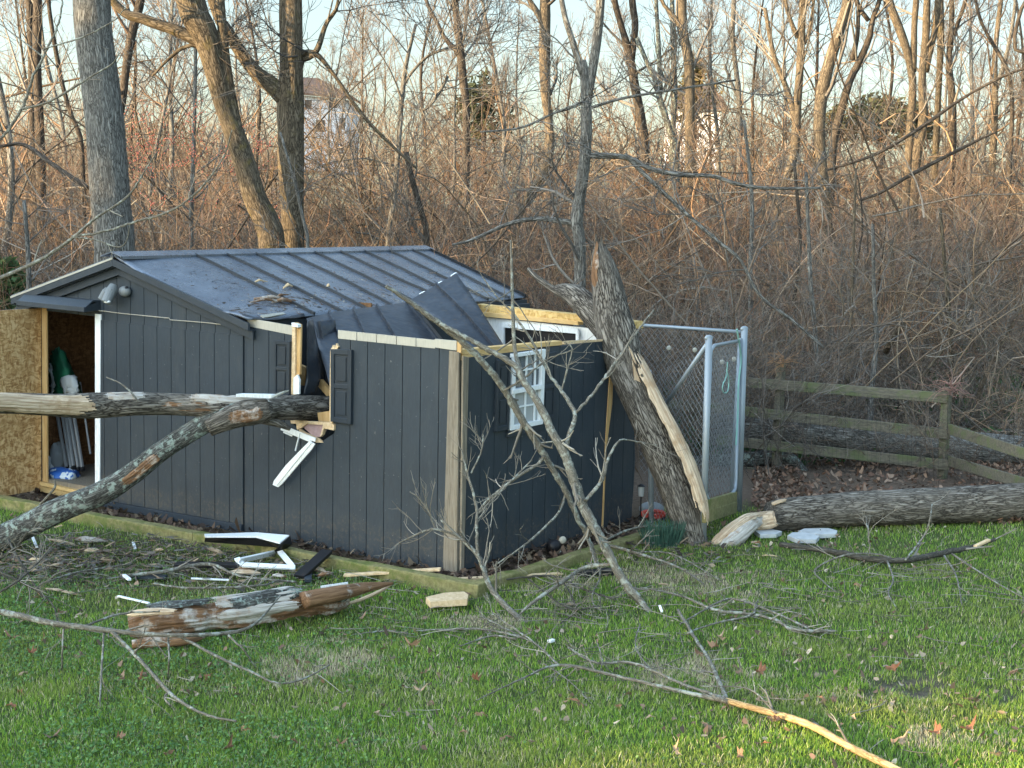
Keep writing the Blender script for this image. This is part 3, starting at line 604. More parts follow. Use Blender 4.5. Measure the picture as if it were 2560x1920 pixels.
# hidden walls and floor so the shed is a real room
W1 = g2(613, 1000)[0]; W2 = g2(42, 1000)[0]; LL = 4.63
def dpt(px, py, h):                                           # pixel on the horizontal plane z=h
    return G(px, py, h)
mb = MB()
mb.plate([Wp(W1, 0.05, .08), Wp(W1, LL, .08), Wp(W1, LL, 2.0), Wp(W1, .05, 2.0)], U_*.04)
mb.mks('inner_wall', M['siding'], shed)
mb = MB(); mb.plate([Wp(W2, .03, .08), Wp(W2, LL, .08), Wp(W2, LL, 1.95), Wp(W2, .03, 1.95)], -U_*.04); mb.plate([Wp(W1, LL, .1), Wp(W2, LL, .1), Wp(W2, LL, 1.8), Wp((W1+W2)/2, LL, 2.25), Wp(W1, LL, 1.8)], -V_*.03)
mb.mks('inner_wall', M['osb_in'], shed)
mb = MB(); mb.plate([Wp(W1+.04, .0, .03), Wp(W2-.04, .0, .03), Wp(W2-.04, LL, .03), Wp(W1+.04, LL, .03)], Z_*.14); mb.mk('floor', M['oldwood'], shed)
mb = MB(); mb.plate([Wp(.03, .04, .0), Wp(W1-.02, .04, .0), Wp(W1-.02, L2-.05, .0), Wp(.03, L2-.05, .0)], Z_*.1); mb.mk('floor', M['oldwood'], shed)
# inner partition seen through the door
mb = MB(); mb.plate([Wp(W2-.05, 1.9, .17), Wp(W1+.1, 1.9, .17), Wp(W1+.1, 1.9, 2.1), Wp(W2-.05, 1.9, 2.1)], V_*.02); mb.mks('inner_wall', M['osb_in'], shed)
# door frame, threshold, open door leaf
mb = MB(); mb.plate([PT(108, 768), PT(110, 1203), PT(122, 1205), PT(120, 770)], nG*.02)
mb.mk('door_jamb', M['lumber'], shed, bevel=.003)
mb = MB(); mb.plate([PT(243, 784), PT(243, 1240), PT(255, 1247), PT(257, 786)], nG*.03); mb.mk('door_jamb', M['white'], shed, bevel=.003)
mb = MB(); mb.plate([PT(108, 1203), PT(108, 1212), PT(205, 1234), PT(250, 1245), PT(250, 1236)], nG*.05); mb.plate([PT(106, 1214), PT(106, 1228), PT(250, 1262), PT(250, 1247)], nG*.03)
mb.mks('threshold', M['lumber_h'], shed, bevel=.003)
hb, ht = PT(104, 1222)+nG*.02, PT(104, 770)+nG*.02
dd = np.array([-.50, -.87, 0]); dd = dd/np.linalg.norm(dd); dw = .86
pn = np.cross(dd, Z_)
dl = thing('door', tuple(hb-np.array([0, 0, 0])), None, None); dl.parent = shed; dl.location = tuple(hb-wloc(shed))
for k in ('label', 'category'): 
    if k in dl: del dl[k]
mb = MB(); mb.plate([hb, hb+dd*dw, ht+dd*dw, ht], pn*.02 if pn@np.array([1, -1, 0]) > 0 else -pn*.02); mb.mk('osb_face', M['osb'], dl)
mb = MB(); sgn = 1 if pn@np.array([1, -1, 0]) > 0 else -1
mb.plate([hb-pn*sgn*.002, hb+dd*dw-pn*sgn*.002, ht+dd*dw-pn*sgn*.002, ht-pn*sgn*.002], -pn*sgn*.02); mb.mk('outer_face', M['siding'], dl)
mb = MB(); a = G(30, 1145, 0); d_ = ray(30, 1142); nrm = pn*sgn; k = ((hb+nrm*.022-CAM)@nrm)/(d_@nrm); c = CAM+d_*k
q = lambda u, v: c+dd*(-u)+Z_*v
mb.plate([q(0, 0), q(.05, 0), q(.05, .075), q(0, .075)], nrm*.002); lab = mb.mk('paper_tag', M['white'], dl)
mb = MB()
mb.plate([q(.008, .058)+nrm*.003, q(.042, .058)+nrm*.003, q(.042, .068)+nrm*.003, q(.008, .068)+nrm*.003], nrm*.001)
mb.plate([q(.012, .046)+nrm*.003, q(.038, .046)+nrm*.003, q(.038, .051)+nrm*.003, q(.012, .051)+nrm*.003], nrm*.001); mb.mk('print', M['black'], dl)
mb = MB(); mb.plate([ht-Z_*.0+nG*.02, hb+nG*.02, hb+nG*.045+U_*-.02, ht+nG*.045+U_*-.02], U_*.02); mb.mk('hinge_strip', M['black'], dl)
# awning over the door
mb = MB(); a0, a1 = PT(84, 735), PT(254, 751)
f0, f1 = a0+nG*.20-Z_*.06, a1+nG*.20-Z_*.06; m0, m1 = a0+nG*.11+Z_*.005, a1+nG*.11+Z_*.005
mb.plate([a0, a1, m1, m0], -Z_*.02); mb.plate([m0, m1, f1, f0], -Z_*.02); mb.plate([f0, f1, f1-Z_*.05, f0-Z_*.05], nG*.02); mb.plate([a1, f1, f1-Z_*.05, a1-Z_*.1], U_*.015); mb.plate([a0, f0, f0-Z_*.05, a0-Z_*.1], U_*-.015)
mb.mk('canopy', M['siding_dk'], shed, bevel=.003)
# ------------------------------------------------ main roof
oh = .11
rz = st(PT(300, 640)-V_*0)[2]
RA = PT(283, 640, -oh); hr = RA[2]; RB = dpt(1062, 622, hr)
EA = PT(621, 800, -oh); he = EA[2]; EB = dpt(1315, 743, he)
BA = PT(28, 738, -oh); BB = Wp(st(BA)[0], st(RB)[1], BA[2])
print('roof', st(RA), st(RB), st(EA), st(EB), st(BA))
tops = [283, 400, 470, 544, 613, 689, 753, 814, 871, 929, 984, 1036, 1062]
def roofpt(a, b, A, B, E_, F__): return (A*(1-a)+B*a)*(1-b)+(E_*(1-a)+F__*a)*b
nrf = np.cross(RB-RA, EA-RA); nrf /= np.linalg.norm(nrf); nrf *= np.sign(nrf[2])
NA, NB = 60, 16
VV = []; FF = []
for j in range(NB+1):
    for i in range(NA+1):
        a, b = i/NA, j/NB; p = roofpt(a, b, RA, RB, EA, EB)
        dent = -.07*math.exp(-((a-.0)/.10)**2)*math.sin(min(b/.9, 1)*math.pi)-.05*math.exp(-((a-.03)/.06)**2-((b-.75)/.15)**2)
        dent += -.05*math.exp(-((a-.5)/.18)**2)*b**3-.02*math.sin(a*9)*b*b
        VV.append(p+nrf*(dent+rng.normal(0, .002)))
for j in range(NB):
    for i in range(NA): q0 = j*(NA+1)+i; FF.append((q0, q0+1, q0+NA+2, q0+NA+1))
roof = mk('roof', VV, FF, M['roof'], shed, smooth=True)
md = roof.modifiers.new('t', 'SOLIDIFY'); md.thickness = .02; md.offset = -1
VVa = np.array(VV)
def roofsurf(a, b):
    i = min(int(a*NA), NA-1); j = min(int(b*NB), NB-1); fa, fb = a*NA-i, b*NB-j; g = lambda x, y: VVa[y*(NA+1)+x]
    return (g(i, j)*(1-fa)+g(i+1, j)*fa)*(1-fb)+(g(i, j+1)*(1-fa)+g(i+1, j+1)*fa)*fb
sL = st(RB)[1]-st(RA)[1]
for x in tops[2:]:
    mb = MB()
    p = dpt(x, 640-(x-310)*.0267, hr); a = min(max((st(p)[1]-st(RA)[1])/sL, .005), .995)
    bend = .0 if x != 814 else .5
    for j in range(NB*1):
        b0, b1 = .06+.94*j/NB, .06+.94*(j+1)/NB
        p0, p1 = roofsurf(min(a+bend*.06*b0**3, .995), b0), roofsurf(min(a+bend*.06*b1**3, .995), b1)
        mb.board(p0+nrf*.022, p1+nrf*.022, .022, .05, np.cross(nrf, p1-p0))
    mb.mk('roof_seam', M['seam'], shed)
mb = MB(); mb.plate([RA, RB, BB, BA], -Z_*.02); mb.mk('roof', M['roof'], shed)
# ridge cap
mb = MB(); ca, cb = RA+Z_*.045-V_*.03, RB+Z_*.045+V_*.02; dn = (EA-RA)/np.linalg.norm(EA-RA); db = (BA-RA)/np.linalg.norm(BA-RA)
mb.plate([ca, cb, cb+dn*.16, ca+dn*.16], -nrf*.012); mb.plate([ca, cb, cb+db*.16, ca+db*.16], -Z_*.012); mb.plate([ca+dn*.16, cb+dn*.16, cb+dn*.16-Z_*.03, ca+dn*.16-Z_*.03], -nG*0+U_*.008)
mb.mk('ridge_cap', M['roof'], shed)
# rake boards
for (A, B, nm) in ((RA, BA, 'rake_board'), (RA, EA, 'rake_board')):
    mb = MB(); a, b = A+V_*oh*.2, B+V_*oh*.2
    mb.plate([a-Z_*.03, b-Z_*.03, b-Z_*.10, a-Z_*.10], nG*.03); mb.plate([a-Z_*.10+V_*.055, b-Z_*.10+V_*.055, b-Z_*.19+V_*.055, a-Z_*.19+V_*.055], nG*.02); mb.plate([a-Z_*.10, b-Z_*.10, b-Z_*.10+V_*.08, a-Z_*.10+V_*.08], -Z_*.01)
    mb.mk(nm, M['siding_dk'], shed, bevel=.003)
mb = MB(); a, b = RA+V_*.0, BA; mb.plate([a-Z_*.012, b-Z_*.012, b-Z_*.032, a-Z_*.032], nG*.012); mb.mk('drip_edge', M['beige'], shed)
mb = MB(); a, b = roofpt(.45, 1, RA, RB, EA, EB), EB; mb.plate([a-Z_*.03, b-Z_*.03, b-Z_*.16, a-Z_*.16], U_*.03); mb.plate([EB-Z_*.03, EB-Z_*.16, EB-Z_*.16+U_*.3, EB-Z_*.03+U_*.3], V_*.02); mb.mk('fascia', M['siding_dk'], shed)
# roof sheet torn edge trim
mb = MB(); pl = cr([PT(655, 792, .05), D(700, 785, 14.6), dpt(760, 778, he), dpt(830, 770, he)], 4)
for i in range(len(pl)-1): mb.board(pl[i], pl[i+1]+(pl[i+1]-pl[i])*.02, .035, .012, nG+Z_*.2)
mb.mk('torn_eave_strip', M['beige'], shed)
# ------------------------------------------------ torn roof panels hanging into the bay
def sheet(name, rows, mat=M['roof_shaded'], ribs=(), th=.012, jit=.004):  # rows: lists of 3-D points (same length), top row to bottom row
    A = np.array(rows, float); R_, C_ = A.shape[:2]; R2, C2 = (R_-1)*5+1, (C_-1)*5+1
    B = np.array([cr(A[i], 5) for i in range(R_)]); B = np.array([cr(B[:, j], 5) for j in range(B.shape[1])]).transpose(1, 0, 2) if R_ > 2 else np.array([B[0]*(1-t)+B[1]*t for t in np.linspace(0, 1, 6)])
    R2, C2 = B.shape[:2]; B = B+rng.normal(0, jit, B.shape)*.6
    o = mk(name, B.reshape(-1, 3), [(i*C2+j, i*C2+j+1, (i+1)*C2+j+1, (i+1)*C2+j) for i in range(R2-1) for j in range(C2-1)], mat, shed, smooth=True)
    md = o.modifiers.new('t', 'SOLIDIFY'); md.thickness = th
    if ribs:
        for f in ribs:
            mb = MB()
            for i in range(R2-1):
                def gp(i): 
                    j = min(int(f*(C2-1)), C2-2); fr_ = f*(C2-1)-j; return B[i, j]*(1-fr_)+B[i, j+1]*fr_
                p0, p1 = gp(i), gp(i+1); c = np.cross(B[i, -1]-B[i, 0], p1-p0); c /= np.linalg.norm(c)
                if c@(CAM-p0) < 0: c = -c
                mb.board(p0+c*.02, p1+c*.02+(p1-p0)*.03, .02, .05, np.cross(c, p1-p0))
            mb.mk('seam', mat, o)
    return o
Q = lambda px, py, s: PS(px, py, s)
sheet('hanging_roof_panel', [[Q(765, 798, 2.45), Q(850, 780, 2.45), Q(930, 770, 2.45), Q(1030, 757, 2.45)],
                             [Q(800, 880, 1.9), Q(880, 855, 1.9), Q(970, 838, 1.9), Q(1090, 830, 1.9)],
                             [Q(830, 990, 1.4), Q(930, 950, 1.4), Q(1020, 930, 1.4), Q(1160, 920, 1.4)]], ribs=(.22, .47, .70, .95))
sheet('hanging_roof_panel', [[Q(1026, 752, 2.3), Q(1085, 718, 2.3), Q(1141, 685, 2.3)],
                             [Q(1105, 812, 1.7), Q(1155, 786, 1.7), Q(1196, 768, 1.7)],
                             [Q(1190, 905, 1.1), Q(1240, 885, 1.1), Q(1268, 880, 1.1)]], ribs=(.55,))
mb = MB()
for a, b in (((1128, 692), (1141, 684)), ((1050, 737), (1062, 731)), ((1094, 712), (1105, 706))): mb.board(Q(*a, 2.32), Q(*b, 2.32), .03, .02, Z_)
mb.mks('vinyl_scrap', M['white'], shed)
sheet('folded_flashing', [[PT(768, 803, .10), PT(780, 800, .3)], [PT(766, 880, .12), PT(795, 880, .34)], [PT(765, 940, .15), PT(800, 945, .3)], [PT(757, 990, .12), PT(785, 985, .25)]], th=.01)
sheet('hanging_roof_panel', [[PT(785, 805, .5), PT(835, 800, .8)], [PT(800, 880, .5), PT(850, 870, .8)], [PT(803, 960, .5), PT(860, 960, .8)], [PT(800, 1020, .5), PT(860, 1020, .8)]], ribs=(.12,))
mb = MB(); mb.board(PT(800, 955, .4), PT(830, 990, .4), .07, .04, Z_); mb.board(PT(760, 915, .3), PT(752, 960, .3), .09, .04, U_); mb.board(PT(800, 1045, .1), PT(832, 1040, .1), .1, .05, Z_); mb.mks('broken_rafter', M['lumber'], shed)
# debris strip at the rake's crumpled foot
sheet('crumpled_flashing', [[PT(600, 783, -.1), PT(640, 795, 0), PT(700, 797, .2), PT(760, 783, .4)], [PT(610, 792, -.1), PT(650, 800, 0), PT(705, 800, .2), PT(762, 792, .4)]], th=.01)
for k_ in range(11):
    px_ = 690+k_*31+rng.uniform(-9, 9); c_ = dpt(px_, 783-(px_-690)*.085, he)+nG*.02; d_ = V_*rng.uniform(.06, .16)+U_*rng.normal(0, .05)+Z_*rng.normal(0, .03); e_ = -U_*rng.uniform(.03, .09)-Z_*rng.uniform(.0, .08)
    mb = MB(); mb.plate([c_-d_*.6, c_+d_*.3+e_*.2, c_+d_+e_*.1, c_+d_*.3+e_, c_-d_*.3+e_*.6], nrf*.01); mb.mk('torn_scrap', M[['roof_shaded', 'chip', 'roof_shaded', 'oldwood'][k_ % 4]], shed)
# security light
SLc = PT(322, 728)+nG*.05
def ell(mb, c, ax, r, n=14, m=9):
    ax = np.array(ax, float); V = []
    for i in range(m+1):
        ph = math.pi*i/m
        for j in range(n): th = 2*math.pi*j/n; V.append(np.array(c)+ax[0]*math.sin(ph)*math.cos(th)*r[0]+ax[1]*math.sin(ph)*math.sin(th)*r[1]+ax[2]*math.cos(ph)*r[2])
    mb.add(V, [(i*n+j, i*n+(j+1) % n, (i+1)*n+(j+1) % n, (i+1)*n+j) for i in range(m) for j in range(n)])
sle = thing('security_light', (0, 0, 0), None, None); sle.parent = shed; sle.location = tuple(PT(320, 735)-wloc(shed))
mb = MB(); ell(mb, SLc, (U_, Z_, nG), (.075, .055, .05)); mb.mk('mount', M['lamp'], sle, smooth=True)
hd = lambda c, d, L, r0, r1: (lambda mb: (mb.tube([c, c+np.array(d)*L*.3, c+np.array(d)*L], [r0*.75, r0, r1], 14), mb.mk('lamp_head', M['lamp'], sle, smooth=False, bevel=.004))[1])(MB())
d1 = -Z_*.85+nG*.5; d1 /= np.linalg.norm(d1); hd(PT(305, 712)+nG*.10, d1, .20, .055, .05)
d2 = -Z_*.8+nG*.35+U_*.35; d2 /= np.linalg.norm(d2); hd(PT(290, 722)+nG*.09, d2, .13, .05, .045)
mb = MB(); ell(mb, PT(308, 752)+nG*.2, (U_, nG, Z_), (.04, .03, .02)); mb.mk('lens', M['white'], sle, smooth=True)
mb = MB(); ell(mb, PT(311, 724)+nG*.14, (U_, Z_, nG), (.014, .014, .03)); ell(mb, PT(328, 720)+nG*.06, (U_, Z_, nG), (.02, .02, .02)); mb.mks('knob', M['black'], sle)
mb = MB()
sq = [(247, 775), (310, 783), (430, 795), (432, 799), (520, 806), (600, 815)]
mb.tube([PT(*p)+nG*.035 for p in sq], [.004]*len(sq), 5); mb.mk('cable', M['cream'], shed)
# things in the doorway
cp = Wp(0, 0, 0)
bs_ = PT(180, 1205, .45)
cn = thing('folded_canopy', tuple(PT(190, 1190, .4)), 'folded canopy frame of grey legs under a green and silver cover, in the shed doorway', 'canopy')
for i, (a, b) in enumerate((((130, 960), (166, 1168)), ((143, 960), (178, 1170)), ((152, 955), (184, 1165)), ((160, 960), (196, 1168)), ((172, 960), (206, 1168)))):
    mb = MB(); p, q = PT(*a, .45+.02*(i % 2)), PT(*b, .3); mb.board(p, q, .028, .028, U_); leg = mb.mk('leg', M['pole'], cn, bevel=.003)
    mb = MB(); e = (q-p)/np.linalg.norm(q-p); mb.board(q, q+e*.04, .034, .034, U_); mb.mk('foot', M['black'], leg)
sheet2 = lambda nme, rows, mat, par: (lambda o: (setattr(o, 'parent', par), setattr(o, 'location', -Vector(tuple(wloc(par)-wloc(shed)))), o)[2])(sheet(nme, rows, mat, th=.012, jit=.014))
o = sheet2('green_cover', [[PT(128, 900, .42), PT(135, 876, .35), PT(150, 870, .3), PT(162, 888, .42)], [PT(122, 935, .42), PT(138, 920, .3), PT(165, 925, .26), PT(185, 935, .42)], [PT(125, 960, .42), PT(145, 965, .28), PT(180, 965, .28), PT(205, 985, .42)], [PT(128, 992, .42), PT(150, 1000, .3), PT(190, 1002, .3), PT(212, 1010, .42)]], M['green'], cn)
o = sheet2('silver_lining', [[PT(152, 945, .26), PT(172, 938, .22), PT(190, 942, .26)], [PT(158, 975, .24), PT(178, 970, .2), PT(198, 972, .24)], [PT(168, 994, .26), PT(180, 996, .2), PT(190, 992, .26)]], M['silver'], cn)
o = sheet2('silver_lining', [[PT(124, 905, .3), PT(130, 915, .3)], [PT(128, 950, .3), PT(142, 955, .3)], [PT(130, 990, .3), PT(136, 975, .3)]], M['silver'], cn)
mb = MB(); mb.tube([PT(200, 955, .5), PT(215, 1060, .5), PT(226, 1135, .48)], [.012]*3, 8); mb.mk('umbrella_pole', M['pole'], cn)
def lumpy(name, c, ax, r, mat, label, cat, amp=.25, fq=9, n=26, m=16, **kw):
    mb = MB(); ell(mb, (0, 0, 0), ax, r, n, m); V = np.vstack(mb.V); k = 1+amp*(fbm(V*fq+rng.random(3)*9, 3)-.45)*2; V = V*k[:, None]+np.array(c)
    return mk(name, V, mb.F, mat, smooth=True, label=label, cat=cat, **kw)
lumpy('plastic_bag', PT(160, 1192, .22)+Z_*.02, (U_, V_, Z_), (.19, .13, .075), M['blue'], 'blue and white plastic bag on the shed threshold', 'bag', .5, 14)
lumpy('plastic_bag', PT(148, 1150, .45), (U_, V_, Z_), (.10, .1, .2), M['silver'], 'crumpled grey plastic bag behind the blue one in the doorway', 'bag', .5, 14)
mb = MB(); q = PT(133, 1180, .4); mb.tube([q-Z_*.1, q+Z_*.0, q+Z_*.18], [.075, .08, .085], 16); mb.mk('bucket', M['white'], label='white bucket inside the doorway beside the left jamb', cat='bucket')
mb = MB(); q = PT(132, 1196, .28); mb.tube([q-Z_*.06, q+Z_*.04], [.06, .06], 14); mb.mk('can', M['black'], label='black can on the shed floor below the white bucket', cat='can')
# timber edging round the shed
def timber(a, b, label, hgt=.11, wd=.14):
    n = 14; mb = MB(); a = np.array(a); b = np.array(b); d = b-a; d[2] = 0; d /= np.linalg.norm(d); s = np.cross(Z_, d)
    V = []
    for i in range(n+1):
        p = a+(b-a)*i/n; j = rng.normal(0, .004, 4)
        V += [p-s*wd/2+s*j[0]-Z_*.05, p+s*wd/2+s*j[1]-Z_*.05, p+s*(wd/2-.01)+Z_*(hgt+j[2]), p-s*(wd/2-.01)+Z_*(hgt+j[3])]
    Fc = [(4*i+k, 4*i+(k+1) % 4, 4*i+4+(k+1) % 4, 4*i+4+k) for i in range(n) for k in range(4)]+[(3, 2, 1, 0), (4*n, 4*n+1, 4*n+2, 4*n+3)]
    return mk('edging_timber', V, Fc, M['treated'], bevel=.012, label=label, cat='timber', group='timbers edging the shed pad')
m1 = tA+(tB-tA)*.5
timber(tA, m1-(tB-tA)*.001, 'mossy edging timber on the ground below the open doorway'); timber(m1, tB, 'mossy edging timber lying in front of the corner post')
timber(tC, tD, 'edging timber running back beside the dark side wall', .08)
# ================================================================== LOGS, LIMBS, STICKS
PXR = lambda p, r: r*(p[1]*cth-(p[2]-CH)*sth)/F_                # radius in metres of r pixels at point p
def path(rows, mode, m=6, jit=.0):                            # rows (px,py,rpx,depth or height)
    P = []
    for a, b, r, q in rows:
        p = D(a, b, q) if mode == 'Y' else G(a, b, q)
        P.append([*p, PXR(p, r)])
    P = cr(np.array(P), m); 
    if jit: P[:, :3] += rng.normal(0, jit, (len(P), 3))
    return P
def yl(rows, y0, y1): n = len(rows); return [(*r, y0+(y1-y0)*i/(n-1)) for i, r in enumerate(rows)]
def logmesh(name, P, mat, parent=None, sides=28, disp=.10, seg=.02, **kw):
    L = np.linalg.norm(np.diff(P[:, :3], axis=0), axis=1).sum(); Q = resamp(P, max(8, int(L/seg)))
    V, Fc, bp = tubegeo(Q[:, :3], Q[:, 3], sides, disp, True, 16, .12)
    return mk(name, V, Fc, mat, parent, smooth=True, attrs={'bp': bp}, **kw)
def torn_part(name, P, mat, parent, up, span=1.1, extra=.012, seg=.015, w0=.05, taper=True, amp=.4, **kw):     # strip of exposed wood over one side of a limb
    L = np.linalg.norm(np.diff(P[:, :3], axis=0), axis=1).sum(); Q = resamp(P, max(14, int(L/seg))); n = len(Q); k = 31
    T = np.gradient(Q[:, :3], axis=0); T /= np.linalg.norm(T, axis=1)[:, None]; Ls = np.linspace(0, L, n); J = np.linspace(-1, 1, k); sd = rng.random()*50
    U = np.array(up, float)[None]-T*(T@np.array(up, float))[:, None]; U /= np.linalg.norm(U, axis=1)[:, None]; S = np.cross(T, U)
    ii, jj = np.meshgrid(np.arange(n), J, indexing='ij'); R = Q[:, 3][:, None]
    e0 = fbm(np.stack([Ls*9, Ls*0+sd, Ls*0], -1), 3)[:, None]; e1 = fbm(np.stack([Ls*9, Ls*0+sd+7, Ls*0], -1), 3)[:, None]
    A = jj*span*(1+amp*2*(np.where(jj > 0, e0, e1)-.45)); LL_ = np.broadcast_to(Ls[:, None], A.shape)
    fib = fbm(np.stack([A*R*75, LL_*2.2, LL_*0+sd], -1), 3)-.45; lump = fbm(np.stack([A*R*14, LL_*3, LL_*0+sd+3], -1), 3)-.45
    rr = R+extra*(1-np.abs(jj)**3)*1.1-extra*.35+fib*.020+lump*R*.35
    V = Q[:, None, :3]+(U[:, None]*np.cos(A)[..., None]+S[:, None]*np.sin(A)[..., None])*rr[..., None]; bp = np.stack([A*R, rr, LL_], -1)
    cn_ = fbm(np.stack([J*6, J*0+sd, J*0], -1), 3); s0 = (np.abs(J)**2*.35*n*.25+rng.random(k)*n*.05+cn_*n*.06).astype(int); s1 = n-1-(np.abs(J)**2*.35*n*.3+rng.random(k)*n*.07+cn_[::-1]*n*.10).astype(int)
    if not taper: s0[:] = 0; s1[:] = n-1
    Fc = [(i*k+j, i*k+j+1, (i+1)*k+j+1, (i+1)*k+j) for j in range(k-1) for i in range(s0[j], s1[j])]
    return mk(name, V.reshape(-1, 3), Fc, mat, parent, smooth=False, attrs={'bp': bp.reshape(-1, 3)}, **kw)
# the limb across the front of the shed (main stem + fork going down left)
lm = thing('fallen_limb', tuple(G(20, 1345, .0)), 'thick forked limb with furrowed bark driven through the gap in the shed wall', 'fallen limb')
P1 = path([(-160, 1010, 28, 11.9), (0, 1008, 27, 12.3), (120, 1012, 28, 12.6), (230, 1014, 33, 12.85), (330, 1010, 30, 13.0), (420, 1010, 28, 13.15), (520, 1015, 29, 13.2), (620, 1020, 30, 13.35), (700, 1020, 32, 13.62), (770, 1020, 32, 13.95), (850, 1022, 32, 14.3), (960, 1018, 32, 14.9)], 'Y', 8)
logmesh('main_stem', P1, M['bark_oak'], lm)
P2 = path([(640, 1030, 28, 13.25), (560, 1035, 26, 13.2), (480, 1078, 25, 13.15), (400, 1130, 25, 13.1), (330, 1185, 28, 13.1), (250, 1235, 30, 13.1), (150, 1275, 32, 13.15), (60, 1318, 33, 13.25), (-80, 1385, 36, 13.4)], 'Y', 8)
logmesh('lower_fork', P2, M['bark_lich'], lm)
PJ = path([(672, 1022, 28, 13.28), (640, 1030, 34, 13.24), (600, 1036, 34, 13.2), (560, 1050, 30, 13.16), (520, 1068, 25, 13.14)], 'Y', 6); logmesh('fork_crotch', PJ, M['bark_oak'], lm)
up_c = CAM-P1[20, :3]
torn_part('torn_wood', P1[2:26], M['torn'], lm, up_c+Z_*2, 1.25, .018, amp=.2)
torn_part('rotten_wood', P1[38:50], M['rot'], lm, up_c*1.+Z_*-4, .5, .006)
torn_part('pale_scar', P1[44:62], M['pale_rot'], lm, up_c+Z_*14, .6, .012, amp=.7, label='whitish stripped patch on the limb')
torn_part('pale_scar', P1[26:36], M['pale_rot'], lm, up_c+Z_*20, .5, .010, amp=.7)
torn_part('bark_ridge', PJ[4:18], M['rot'], lm, up_c+Z_*-2, .5, .010, amp=.7)
torn_part('rotten_wood', P2[24:36], M['rot'], lm, up_c+Z_*-3, .5, .008)
mb = MB(); P = path([(345, 1003, 2.5, 12.9), (325, 978, 2.5, 12.9), (300, 958, 2, 12.95), (266, 943, 1.5, 13)], 'Y'); mb.tube(P[:, :3], P[:, 3], 6); mb.mk('twig', M['stick'], lm)
mb = MB(); P = path([(100, 1262, 3, 13.1), (135, 1222, 3, 13.0), (137, 1200, 3, 13)], 'Y'); mb.tube(P[:, :3], P[:, 3], 6); mb.mk('twig', M['stick'], lm)
mb = MB(); P = path([(640, 1042, 16, 13.5), (690, 1056, 12, 13.5), (725, 1072, 6, 13.55)], 'Y'); mb.tube(P[:, :3], P[:, 3], 10, .2); mb.mk('split_end', M['bark_oak'], lm)
# white board lying on the limb
mb = MB(); mb.plate([D(590, 985, 13.15), D(590, 992, 13.15), D(676, 996, 13.2), D(680, 987, 13.2)], V_*.08); mb.plate([D(676, 996, 13.2), D(680, 988, 13.2), D(713, 976, 13.25), D(710, 980, 13.25)], V_*.05)
mb.mk('trim_board', M['white'], label='white vinyl trim resting on top of the limb against the wall', cat='trim piece')
# leaning snapped trunk
lt = thing('snapped_trunk', tuple(G(1735, 1358)), 'snapped trunk leaning on the crushed back corner of the shed, split open along one side', 'broken tree')
P3 = path([(1738, 1366, 34, 14.15), (1715, 1290, 42, 14.2), (1680, 1195, 44, 14.3), (1640, 1090, 46, 14.4), (1600, 1000, 46, 14.5), (1565, 925, 46, 14.6), (1545, 850, 52, 14.7), (1528, 780, 47, 14.8), (1516, 700, 38, 14.9), (1505, 650, 28, 14.95), (1500, 620, 18, 14.97)], 'Y', 7)
logmesh('trunk', P3, M['bark_oak'], lt, sides=36, disp=.12)
P4 = path([(1565, 905, 34, 14.65), (1535, 850, 36, 14.75), (1490, 790, 34, 14.9), (1445, 745, 30, 15.1), (1415, 730, 22, 15.3), (1395, 722, 12, 15.45)], 'Y', 6)
logmesh('side_limb', P4, M['bark_oak'], lt, sides=26, disp=.12)
torn_part('torn_wood', path([(1500, 600, 8, 14.93), (1500, 640, 16, 14.9), (1502, 690, 22, 14.88), (1512, 740, 26, 14.85)], 'Y'), M['rot'], lt, [-1, -.8, .1], .5, .01, amp=.8)
for a_, b_, c_, d_ in ((1494, 640, 1490, 585), (1504, 640, 1503, 592), (1512, 660, 1514, 612), (1488, 660, 1482, 628)): mb = MB(); mb.tube([D(a_, b_, 14.95), D(c_, d_, 14.95)], [.045, .006], 7, .3); mb.mk('spike', M['bark_oak'], lt)
rt = np.array([1, -.55, .35])
Pt = path([(1752, 1330, 14, 14.0), (1738, 1275, 30, 14.05), (1712, 1195, 34, 14.12), (1675, 1110, 34, 14.22), (1635, 1030, 32, 14.32), (1602, 960, 30, 14.42), (1575, 900, 26, 14.5), (1562, 870, 10, 14.6)], 'Y', 6)
torn_part('torn_wood', Pt, M['torn'], lt, rt, .95, .02, amp=.25)
mb = MB()
for rows, w0 in (([(1570, 865), (1585, 905), (1592, 912), (1580, 880)], .05), ([(1580, 900), (1600, 950), (1612, 995), (1600, 1000), (1585, 950)], .04), ([(1735, 1240), (1748, 1290), (1750, 1320), (1738, 1335), (1730, 1290)], .06), ([(1595, 955), (1612, 985), (1615, 1000), (1606, 1003)], .04)):
    mb.plate([D(a, b, 14.15 if b > 1100 else 14.4) for a, b in rows], np.array([.01, w0, 0]))
mb.mks('splinter', M['torn'], lt)
mb = MB(); P = path([(1400, 735, 9, 15.4), (1350, 700, 8, 15.5), (1320, 672, 5, 15.6)], 'Y'); mb.tube(P[:, :3], P[:, 3], 10, .2); mb.mk('side_limb', M['bark_oak'], lt)
mb = MB(); P = path([(1560, 935, 6, 14.35), (1600, 1005, 6, 14.3), (1650, 1110, 6, 14.3), (1700, 1180, 5, 14.35), (1730, 1230, 3, 14.4)], 'Y'); P[:, 0] += .16; mb.tube(P[:, :3], P[:, 3], 8); mb.mk('hanging_vine', M['stickdark'], lt)
